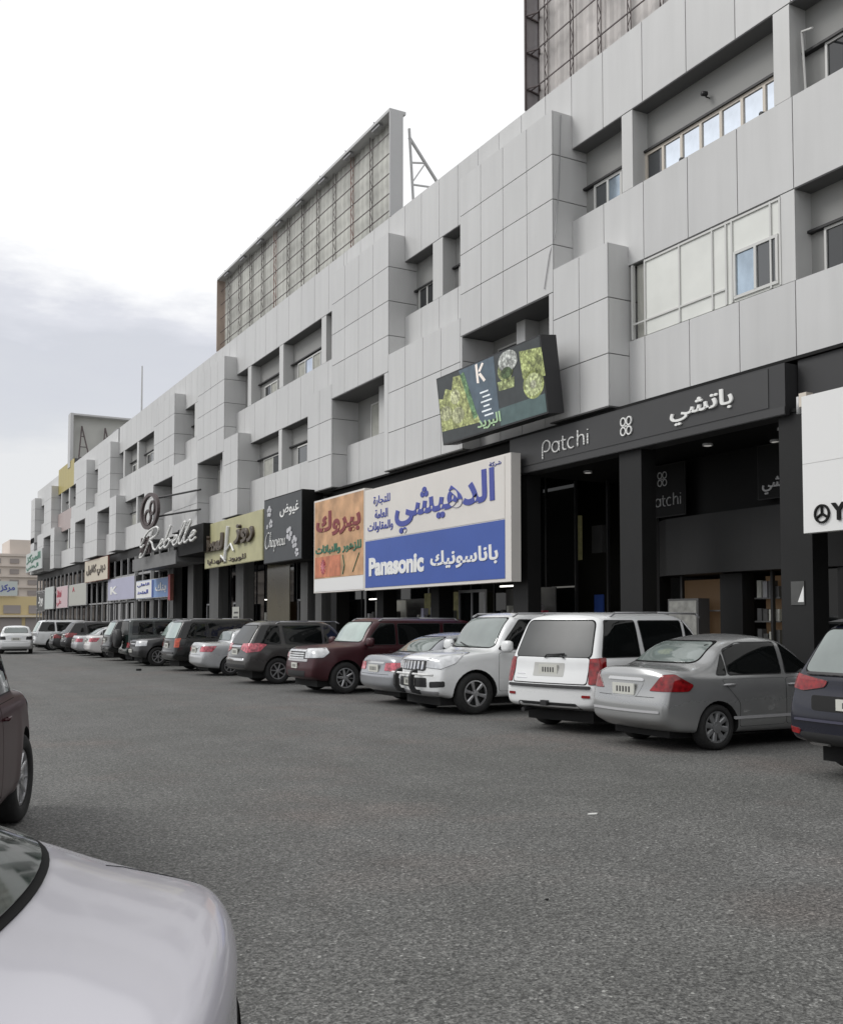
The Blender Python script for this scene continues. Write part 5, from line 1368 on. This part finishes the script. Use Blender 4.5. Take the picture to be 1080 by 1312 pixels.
rb = board('shop_sign', 'thin red and blue strip sign at the right end of the blue bank board', 'sign', 56.8, 56.3, 2.9, 4.4, 14.7, .2, M['rust'], [('sign_face', 56.77, 56.33, 2.95, 4.35, M['redink'])])
# --- tilted LED screen hung below the stepped block
t = thing('led_screen', 'tilted screen showing green fruit and drinks hung on the grey block above the blue sign', 'screen', (13.62, 21.42, 7.47), rot=(0, R(-7), 0))
W_, H_ = 2.45, .92
MB().box(0, .46, -W_, W_, -H_, H_).build('casing', M['screen'], t)
def printed(nm, polys, col, em=.32, x=-.004):
    key = 'scr_' + '_'.join('%02d' % int(c*99) for c in col) + nm
    if key not in M:
        M[key] = simple('screen_colour', col, .35, emit=col, es=em, noise=.22, nscale=3.5)
        if nm in ('fruit_picture', 'lime_slice', 'leaf_picture', 'white_plate'):
            nt = M[key].node_tree; b_ = nt.nodes['Principled BSDF']; tc = nt.nodes.new('ShaderNodeTexCoord'); vo = nt.nodes.new('ShaderNodeTexVoronoi'); vo.inputs['Scale'].default_value = 6.5
            no = nt.nodes.new('ShaderNodeTexNoise'); no.inputs['Scale'].default_value = 5; no.inputs['Detail'].default_value = 4; nt.links.new(tc.outputs['Object'], no.inputs['Vector']); nt.links.new(no.outputs['Color'], vo.inputs['Vector'])
            rp_ = nt.nodes.new('ShaderNodeValToRGB'); nt.links.new(vo.outputs['Distance'], rp_.inputs[0]); e_ = rp_.color_ramp.elements
            e_[0].position = .05; e_[0].color = (*[min(1, c*1.25 + .06) for c in col], 1); e_[1].position = .75; e_[1].color = (*[c*.22 for c in col], 1); k_ = e_.new(.35); k_.color = (*[c*.75 for c in col], 1)
            vo.inputs['Scale'].default_value = 4.0; nt.links.new(rp_.outputs[0], b_.inputs['Base Color']); nt.links.new(rp_.outputs[0], b_.inputs['Emission Color'])
    m = MB()
    for p in polys: m.prism([(y, z) for y, z in p], 'x', x, x + .003)
    return m.build(nm, M[key], t)
def circ(cy, cz, a, b, n=20): return [(cy + a*math.cos(2*math.pi*k/n), cz + b*math.sin(2*math.pi*k/n)) for k in range(n)]
w, h = W_ - .04, H_ - .04        # +y is left in view
printed('screen_face', [[(-w, -h), (w, -h), (w, h), (-w, h)]], (.035, .04, .042), x=-.004)
printed('blue_column', [[(1.25, h), (.55 - 1.0, h), (-.45, -.65), (.45, -.65)]], (.075, .105, .135), x=-.008)
printed('fruit_picture', [[(w, .35), (w, -.55), (.45, -.62), (1.15, .75), (1.55, .78), (1.7, .45), (2.0, .55), (2.2, .30)]], (.50, .54, .22), x=-.010)
printed('fruit_picture', [circ(2.1, -.1, .3, .2), circ(1.5, -.25, .32, .22), circ(1.55, .25, .25, .2)], (.60, .62, .36), x=-.013)
printed('leaf_picture', [[(1.2, .75), (1.0, .8), (.55, -.45), (.75, -.5)]], (.16, .30, .14), x=-.013)
printed('fruit_picture', [circ(-2.0, -.15, .42, .34), [(-1.55, h - .15), (-2.45, h - .25), (-2.5, -.05), (-1.6, .05)]], (.46, .52, .20), x=-.010)
printed('lime_slice', [circ(-2.0, -.15, .34, .27)], (.60, .66, .34), x=-.013)
printed('lime_slice', [circ(-2.0, -.15, .12, .10)], (.72, .74, .52), x=-.016)
printed('fruit_picture', [circ(-.9, .42, .34, .26), [(-.5, .2), (-1.25, .2), (-1.2, -.05), (-.55, -.02)]], (.40, .46, .20), x=-.010)
printed('white_plate', [circ(-1.05, .62, .42, .26)], (.60, .62, .58), x=-.013); printed('leaf_picture', [circ(-.95, .35, .24, .14)], (.10, .16, .06), x=-.017)
printed('lower_band', [[(-.45, -.45), (-w, -.45), (-w, -h), (-.45, -h)]], (.07, .11, .11), x=-.008)
printed('logo_mark', [[(.42, .85), (.32, .86), (.32, .36), (.42, .38)], [(.31, .66), (.10, .84), (.02, .80), (.22, .63)], [(.31, .58), (.21, .61), (.0, .38), (.10, .35)]], (.75, .68, .62), .5, x=-.013)
printed('text_lines', [[(.33 - .1*(k % 2), .12 - .12*k), (-.06 - .06*(k % 3), .12 - .12*k), (-.06 - .06*(k % 3), .08 - .12*k), (.33 - .1*(k % 2), .08 - .12*k)] for k in range(6)], (.62, .66, .68), .5, x=-.013)
for s_, a, b, c, d, col in ((arabic('البريد'), .6, -.5, -.84, -.50, (.35, .50, .30)), ):
    me = text_verts(s_, .02, 0, .005); xs = [v.co.x for v in me.vertices]; zs = [v.co.y for v in me.vertices]
    mnx, mxx, mnz, mxz = min(xs), max(xs), min(zs), max(zs)
    for v in me.vertices:
        u, q, r_ = v.co.x, v.co.y, v.co.z; v.co = (-.018 - r_*.5, a + (b - a)*(u - mnx)/(mxx - mnx), c + (d - c)*(q - mnz)/(mxz - mnz))
    me.materials.clear(); me.materials.append(simple('screen_lettering', col, .4, emit=col, es=.35)); link('lettering', me, t)

# ================================================================== roof billboards seen from their open side
def corrugated(yl, yr, z0, z1, X, pitch=.20, d=.05):
    m = MB(); y = yr; k = 0; V = []; F = []
    while y < yl + 1e-6:
        V += [(X - (d if k % 4 in (1, 2) else 0), y, z0), (X - (d if k % 4 in (1, 2) else 0), y, z1)]
        if k: F.append((2*k - 2, 2*k, 2*k + 1, 2*k - 1))
        y += pitch / 2; k += 1
    return m.add(V, F)
def billboard(label, yl, yr, z0, z1, X, frame, sheetm, posts, girts, lit=True, sidem=None, step=1.62):
    t = thing('roof_billboard', label, 'billboard', (X, (yl+yr)/2, z0))
    local(t, corrugated(yl - .1, yr + .1, z0, z1 - .1, X + .42), 'sheet', sheetm)
    f = MB(); f.box(X, X + .62, yr, yl, z1 - .10, z1); local(t, f, 'top_hood', frame)
    for a, mm in ((yl, sidem or frame), (yr, frame)):
        f = MB(); s_ = .03; f.box(X + (.06 if a == yl and not lit else 0), X + .50, a - s_, a + s_, z0, z1 - .11); local(t, f, 'end_panel', mm)
    y = yr + .4; i = 0
    while y < yl - .2:                                           # lattice uprights
        f = MB()
        for xx in (X + .24, X + .34): f.tube((xx, y, z0), (xx, y, z1 - .12), .013, 4)
        z = z0; k = 0
        while z < z1 - .6: f.tube((X + (.24 if k % 2 else .34), y, z), (X + (.34 if k % 2 else .24), y, z + .3), .010, 4); z += .3; k += 1
        local(t, f, 'upright', posts[i % len(posts)]); y += step; i += 1
    for z in girts:
        f = MB(); f.tube((X + .20, yr + .05, z), (X + .20, yl - .05, z), .018, 4); local(t, f, 'girt', posts[0])
    if not lit:                                                  # braced open edge at the left end
        f = MB()
        for xx in (X + .02, X + .48): f.tube((xx, yl - .06, z0), (xx, yl - .06, z1), .035, 4)
        for z in girts: f.tube((X + .02, yl - .06, z), (X + .24, yl - .4, z), .02, 4); f.tube((X + .02, yl - .06, z), (X + .48, yl - .06, z - .05), .025, 4); f.tube((X + .24, yl - .4, z), (X + .48, yl - .06, z - .05), .02, 4)
        local(t, f, 'corner_brace', posts[0])
    # raking back stays
    y = yr - .1
    while y < yl:
        f = MB(); a = (X + .7, y, z1 - .9); b = (X + 3.2, y, z0 - .2); c = (X + .9, y, z0)
        f.tube(a, b, .06, 5); f.tube((X + .7, y, z1 - .6), c, .05, 5)
        for q in (.25, .5, .75):
            p = Vector(a).lerp(Vector(b), q); f.tube(p, (X + .8, y, p.z - .1), .035, 4); f.tube(p, (X + .8, y, p.z - .8), .03, 4)
        f.tube((X + .3, y, z0 - .1), b, .05, 4); local(t, f, 'back_stay', M['steel_light']); y += 3.3
    if lit:
        y = yr + 1.2
        while y < yl: 
            f = MB(); f.box(X + .05, X + .20, y - .3, y + .3, z1 - .20, z1 - .12); f.tube((X + .12, y, z1 - .12), (X - .02, y, z1 + .03), .02, 4); local(t, f, 'lamp_housing', M['steel']); y += 2.4
    return t
billboard('long unclad roof billboard with pale steel frame in the middle of the roof', 48.95, 29.65, 15.32, 19.05, 14.98, M['steel_light'], M['sheet'], [M['steel_dark'], M['steel_dark'], M['rust'], M['steel_dark'], M['steel_dark']], (15.7, 16.3, 17.0, 17.7, 18.4), sidem=M['end_tan'])
billboard('dark purplish steel roof billboard with corrugated backing cut by the top edge', 21.72, 2.0, 15.32, 21.6, 14.98, M['steel_dark'], M['sheet2'], [M['steel_dark']], (15.9, 16.9, 17.9, 18.9, 19.9), lit=False, sidem=M['end_steel'], step=1.1)
# far billboard standing across the roof, seen from behind
t = thing('roof_billboard', 'pale roof billboard with A shaped stays standing across the far end of the roof', 'billboard', (15, 92, 15.3))
f = MB(); f.box(15.0, 21.2, 92.2, 92.35, 15.2, 19.95)
M['sheet_far'] = simple('pale_sheet', (.50, .50, .47), .6, noise=.06, nscale=.5)
local(t, f, 'panel', M['sheet_far'])
f = MB(); f.box(14.95, 15.2, 91.3, 92.5, 15.2, 20.0); local(t, f, 'end_panel', M['steel_light'])
f = MB(); f.box(15.0, 21.2, 91.4, 92.2, 19.85, 20.0); local(t, f, 'top_hood', M['steel_light'])
for x in (16.0, 18.0, 20.0):
    f = MB()
    for dx in (-.35, .35): f.tube((x, 91.9, 19.0), (x + dx*1.6, 90.2, 15.2), .07, 4)
    for z in (16, 17, 18): q = (19 - z)/3.8; f.tube((x - .56*q, 91.9 - 1.7*q, z), (x + .56*q, 91.9 - 1.7*q, z), .05, 4)
    local(t, f, 'stay', M['steel_dark'])
# mast and small roof clutter
t = thing('roof_mast', 'thin pale mast standing on the roof left of the long billboard', 'mast', (18, 78, 14.9)); f = MB(); f.tube((0, 0, 0), (0, 0, 6.6), .09, 6, .05); f.build('pole', M['steel_light'], t); MB().box(-.3, .3, -.3, .3, 0, .15).build('base_plate', M['steel'], t)
t = thing('roof_vent', 'small pale vent box on the roof edge beside the mast', 'vent', (16.2, 76.5, 15.0)); MB().box(-.4, .4, -.8, .8, 0, .9).build('housing', M['steel_light'], t); MB().box(-.5, .5, -.9, .9, .9, 1.0).build('cap', M['steel'], t)

# ================================================================== small facade fittings
t = thing('open_window_stay', 'thin white bracket sticking out of the top right window recess', 'bracket', (15.1, 12.75, 11.7)); f = MB(); f.path([(.1, 0, 0), (.08, .05, 1.15), (-.35, -.55, .78)], .022, 5); f.build('rod', M['frame_white'], t)
def fixture(label, x, y, z):  # unidentified dark blobs on wall and sill, built as small fixtures
    t = thing('wall_fixture', label, 'lamp', (x, y, z)); f = MB(); f.tube((-.10, 0, 0), (.02, 0, .02), .055, 8); f.build('fixture_head', M['trim'], t, True); f = MB(); f.tube((.0, 0, -.05), (.12, 0, -.05), .015, 5); f.build('arm', M['trim'], t)
fixture('small black fixture on the wall above the long sky reflecting window', 15.34, 15.46, 12.92)
fixture('small black fixture on the sill at the left end of the sky reflecting window', 15.2, 15.98, 11.66)
fixture('small black fixture on the sill at the right end of the sky reflecting window', 15.2, 13.75, 11.66)
# wire hanging down the tall block
t = thing('loose_cable', 'thin cable hanging down the side of the tall stepped block', 'cable', (14.4, 19.66, 9.8)); f = MB(); f.path([(.25, -.02, 4.4), (.18, -.03, 2.6), (.05, -.04, 1.4), (-.02, .12, .9), (-.02, .35, .1)], .011, 5); f.build('wire', M['steel'], t)

# ================================================================== inside the chocolate shop
M['warm'] = simple('warm_lit_wall', (.16, .11, .07), .8, emit=(.50, .30, .15), es=.05)
M['green_dim'] = simple('dim_shelf_goods', (.16, .15, .08), .8, emit=(.4, .38, .18), es=.06, noise=.5, nscale=5)
M['case_glass'] = simple('pale_display_glass', (.30, .30, .28), .3, noise=.4, nscale=4)
M['shelf'] = simple('display_shelf', (.10, .10, .10), .5)
t = thing('display_case', 'pale upright display case in the chocolate shop window behind the silver grey sedan', 'display case', (16.62, 17.75, .14))
MB().box(0, .35, -.55, .45, 0, 2.1).build('cabinet', M['shelf'], t); 
m = MB(); m.box(-.015, 0, -.50, .40, .1, 2.05); m.build('door', M['case_glass'], t)
t = thing('display_shelves', 'dark shelves stacked with boxes in the right window of the chocolate shop', 'shelves', (16.75, 14.5, .14))
MB().box(.3, .34, -1.1, 1.1, 0, 2.55).build('back_panel', M['warm'], t)
m = MB(); m.box(.28, .298, -1.05, .35, .3, 2.4); m.build('goods_display', M['green_dim'], t)
for zz in (.55, 1.05, 1.55, 2.05): MB().box(0, .28, .45, 1.15, zz, zz + .03).build('shelf', M['shelf'], t)
for k in range(16):
    zz = (.58, 1.08, 1.58, 2.08)[k % 4]; yy = .50 + .16 * (k // 4); hh = rnd.uniform(.2, .38)
    ubox('gift_box', .03, .18, yy, yy + .12, zz + .002, zz + hh, rnd.choice([M['gpil'], M['curtain'], M['steel'], M['shelf']]), t)
t = thing('display_shelves', 'warm brown display wall in the left window of the chocolate shop', 'shelves', (16.9, 17.2, .14)); MB().box(.3, .34, -.75, 1.1, 0, 2.55).build('back_panel', M['warm'], t)
for zz in (.6, 1.2, 1.8): MB().box(.05, .29, -.72, .2, zz, zz + .03).build('shelf', M['shelf'], t)
for i, (x, y, z) in enumerate(((15.6, 19.9, 5.44), (15.6, 18.3, 5.44), (16.2, 18.9, 5.44), (15.4, 15.6, 5.44), (15.4, 13.6, 5.44), (16.3, 14.6, 5.44))):
    t = thing('downlight', ['round recessed downlight nearest the left pillar of the chocolate shop porch', 'round recessed downlight second from the left pillar', 'round recessed downlight set deeper in the left bay', 'round recessed downlight left in the right bay of the porch', 'round recessed downlight at the right end of the porch', 'round recessed downlight set deeper in the right bay'][i], 'light', (x, y, z))
    m = MB(); m.prism([(.11*math.cos(k*math.pi/8), .11*math.sin(k*math.pi/8)) for k in range(16)], 'z', -.03, .015); m.build('rim', M['steel_light'], t); m = MB(); m.prism([(.08*math.cos(k*math.pi/8), .08*math.sin(k*math.pi/8)) for k in range(16)], 'z', -.034, -.031); m.build('diffuser', M['light_dim'], t)
# shelves and lit tubes in the shop behind the left bay
t = thing('counter', 'dim shop counter and lit shelf strips seen deep in the left bay of the porch', 'counter', (17.4, 22.6, .14))
MB().box(0, .1, .0, 2.0, 3.3, 4.55).build('wall_picture', M['green_dim'], t); MB().box(.0, .12, -1.0, -.55, 3.45, 4.2).build('poster', M['gpil'], t)
MB().box(-.05, .0, .35, 1.5, 3.17, 3.22).build('light_strip', M['light_on'], t); MB().box(-.05, .0, .35, 1.4, 2.31, 2.35).build('light_strip', M['light_on'], t)
MB().box(0, .1, .3, 2.1, 1.35, 2.2).build('shelf_front', M['green_dim'], t); MB().box(-.01, .05, -1.0, -.65, 1.2, 2.3).build('door_frame', M['blue'], t)
# goods and notices in the windows below the blue sign
def notice(label, y0, y1, z0, z1, mat, X=16.66):
    t = thing('window_notice', label, 'poster', (X, (y0+y1)/2, z0)); MB().box(-.012, 0, -(y1-y0)/2, (y1-y0)/2, 0, z1-z0).build('sheet', mat, t); m = MB(); h_ = (z1-z0)
    for k in range(4): m.box(-.015, -.0125, -(y1-y0)*.35, (y1-y0)*(.35 - .1*(k % 2)), h_*(.2 + .18*k), h_*(.27 + .18*k))
    m.build('print', M['plate_ink'], t)
notice('grey poster in the shop window below the left part of the blue sign', 29.9, 33.4, 1.0, 2.5, M['gpil'])
notice('small blue and white notice on the window below the blue sign', 27.4, 28.1, 1.35, 1.7, M['lightblue'])
notice('second small blue notice further left below the orange sign', 35.2, 35.8, 1.2, 1.75, M['lightblue'])
notice('pale poster pasted on the window beneath the olive sign', 45.0, 46.0, 1.2, 2.4, M['palegrey'], X=14.98)

# lit displays and glazed doors behind the parked row
def display(label, y0, y1, X, col, zt=2.5, lit=True):
    t = thing('window_display', label, 'shop display', (X, (y0+y1)/2, .14)); w = (y1-y0)/2
    MB().box(.42, .46, -w, w, 0, zt).build('back_panel', col, t)
    for z in (.5, 1.05, 1.6): MB().box(.02, .41, -w, w, z, z + .03).build('shelf', M['shelf'], t)
    r_ = random.Random(int(y0*10))
    for z in (.53, 1.08, 1.63):
        y = -w + .1
        while y < w - .2:
            h = r_.uniform(.16, .40); ww = r_.uniform(.08, .2); ubox('boxed_goods', .08, .26, y, y + ww, z + .002, z + h, r_.choice([M['gpil'], M['curtain'], M['steel'], M['palegrey'], M['green_dim'], M['redink'], M['lilac']]), t); y += ww + r_.uniform(.05, .22)
    if lit: MB().box(.05, .12, -w*.8, w*.8, zt + .05, zt + .09).build('light_strip', M['light_on'], t)
display('lit shelves of boxed goods behind the glass left of the dark porch pillar', 22.0, 24.4, 15.7, M['gpil'])
display('lit shelves under the middle of the blue sign', 26.8, 29.3, 15.7, M['green_dim'], lit=False)
display('shelves of pale goods beneath the orange flower sign', 30.6, 33.0, 15.7, M['palegrey'], 2.3)
display('brown backed shelves in the shop window beneath the olive sign', 42.4, 44.2, 15.8, M['warm'])
def door(y0, y1, X=15.55):
    """glazed double door, a part of the building"""
    x = X - 15; m = MB()
    m.box(x - .03, x + .03, y0, y0 + .06, .14, 2.64); m.box(x - .03, x + .03, y1 - .06, y1, .14, 2.64); m.box(x - .03, x + .03, y0 + .06, y1 - .06, 2.56, 2.64); c = (y0 + y1)/2; m.box(x - .03, x + .03, c - .03, c + .03, .14, 2.56)
    d = m.build('door', M['steel'], B)
    for a, b in ((y0 + .06, c - .03), (c + .03, y1 - .06)): ubox('pane', x, x + .01, a, b, .14, 2.56, M['cglass'], d)
    for q in (-.09, .09):
        m = MB(); m.tube((x - .07, c + q, .94), (x - .07, c + q, 1.54), .015, 6); m.build('handle', M['chrome'], d, True)
door(24.5, 26.0, 15.5); door(37.6, 39.1); door(45.8, 47.6); door(50.2, 52.0)
# ================================================================== far background beyond the building
def far_block(label, x, y, wx, wy, hgt, floors, cols, mat, win, top=None):
    t = thing('apartment_building', label, 'building', (x, y, 0)); MB().box(0, wx, 0, wy, 0, hgt).build('wall', mat, t)
    MB().box(-.3, wx + .3, -.3, wy + .3, hgt, hgt + .5).build('roof', mat, t)
    fh = hgt / floors; cw = wx / cols
    for i in range(floors):
        for j in range(cols):
            z0 = i * fh + fh * .32; ubox('window', j * cw + cw * .25, j * cw + cw * .75, -.18, .05, z0, z0 + fh * .45, win, t)
        b = MB(); b.box(-.05, wx * .98, -.55, -.19, i * fh + fh * .02, i * fh + fh * .14); b.build('balcony_slab', mat, t)
    if top: MB().box(top[0], top[1], 2, wy, hgt + .5, hgt + top[2]).build('stair_tower', mat, t)
    return t
far_block('tall beige apartment block far beyond the left end of the shopping building', 17.0, 222, 21, 16, 15.2, 7, 6, M['beige_hazed'], M['beige_dark'], (8.0, 13.5, 3.6))
far_block('lower beige apartment block left of the tall one', -14, 226, 28, 16, 12.0, 5, 8, M['beige_hazed'], M['beige_dark'])
far_block('plain beige block at the far left outside the lane', -60, 215, 38, 16, 13.0, 5, 9, M['beige_hazed'], M['beige_dark'])
t = thing('low_shop_building', 'low yellow shop building with brown windows at the end of the lane', 'building', (6, 182, 0)); MB().box(0, 34, 0, 10, 0, 6.0).build('wall', M['shop_yellow'], t)
for k in range(8): ubox('window', 1.5 + 4*k, 4.2 + 4*k, -.15, .05, 3.1, 4.5, M['beige_dark'], t)
for k in range(8): ubox('shop_opening', 1.0 + 4*k, 4.4 + 4*k, -.15, .05, .1, 2.4, M['beige_dark'], t)
MB().box(-.2, 34.2, -.9, -.16, 2.5, 2.8).build('awning', M['creamp'], t)
t = thing('roof_sign', 'pale roof sign with faint blue lettering on the low yellow building', 'sign', (18.2, 181.5, 6.0)); MB().box(-3.4, 3.4, 0, .3, 0.1, 2.5).build('sign_face', M['palemint'], t)
me = text_verts(arabic('مركز السوق'), .03, 0, .02); xs = [v.co.x for v in me.vertices]; zs = [v.co.y for v in me.vertices]; a_, b_, c_, d_ = min(xs), max(xs), min(zs), max(zs)
for v in me.vertices: v.co = (-3.0 + 6.0*(v.co.x - a_)/(b_ - a_), -.03 - v.co.z, .7 + 1.3*(v.co.y - c_)/(d_ - c_))
me.materials.clear(); me.materials.append(M['blue_text']); link('lettering', me, t)
# bits of litter on the asphalt
for i, (x, y, s_, lb) in enumerate(((5.62, 7.14, .05, 'scrap of white paper on the asphalt in front of the silver grey sedan'), (3.66, 5.1, .014, 'tiny dark pebble on the asphalt in the middle of the lane'), (8.2, 35.5, .09, 'small dark lump on the asphalt near the black SUV'))):
    m = MB(); rr = random.Random(i); n = 7; top = [(s_*rr.uniform(.6, 1.2)*math.cos(2*math.pi*k/n), s_*.7*rr.uniform(.6, 1.2)*math.sin(2*math.pi*k/n)) for k in range(n)]
    m.prism(top, 'z', .003, .012 if i == 0 else s_*.8); o = m.build('litter', M['litter'] if i == 0 else M['trim']); o.location = (x, y, 0); tag(o, lb, 'litter')
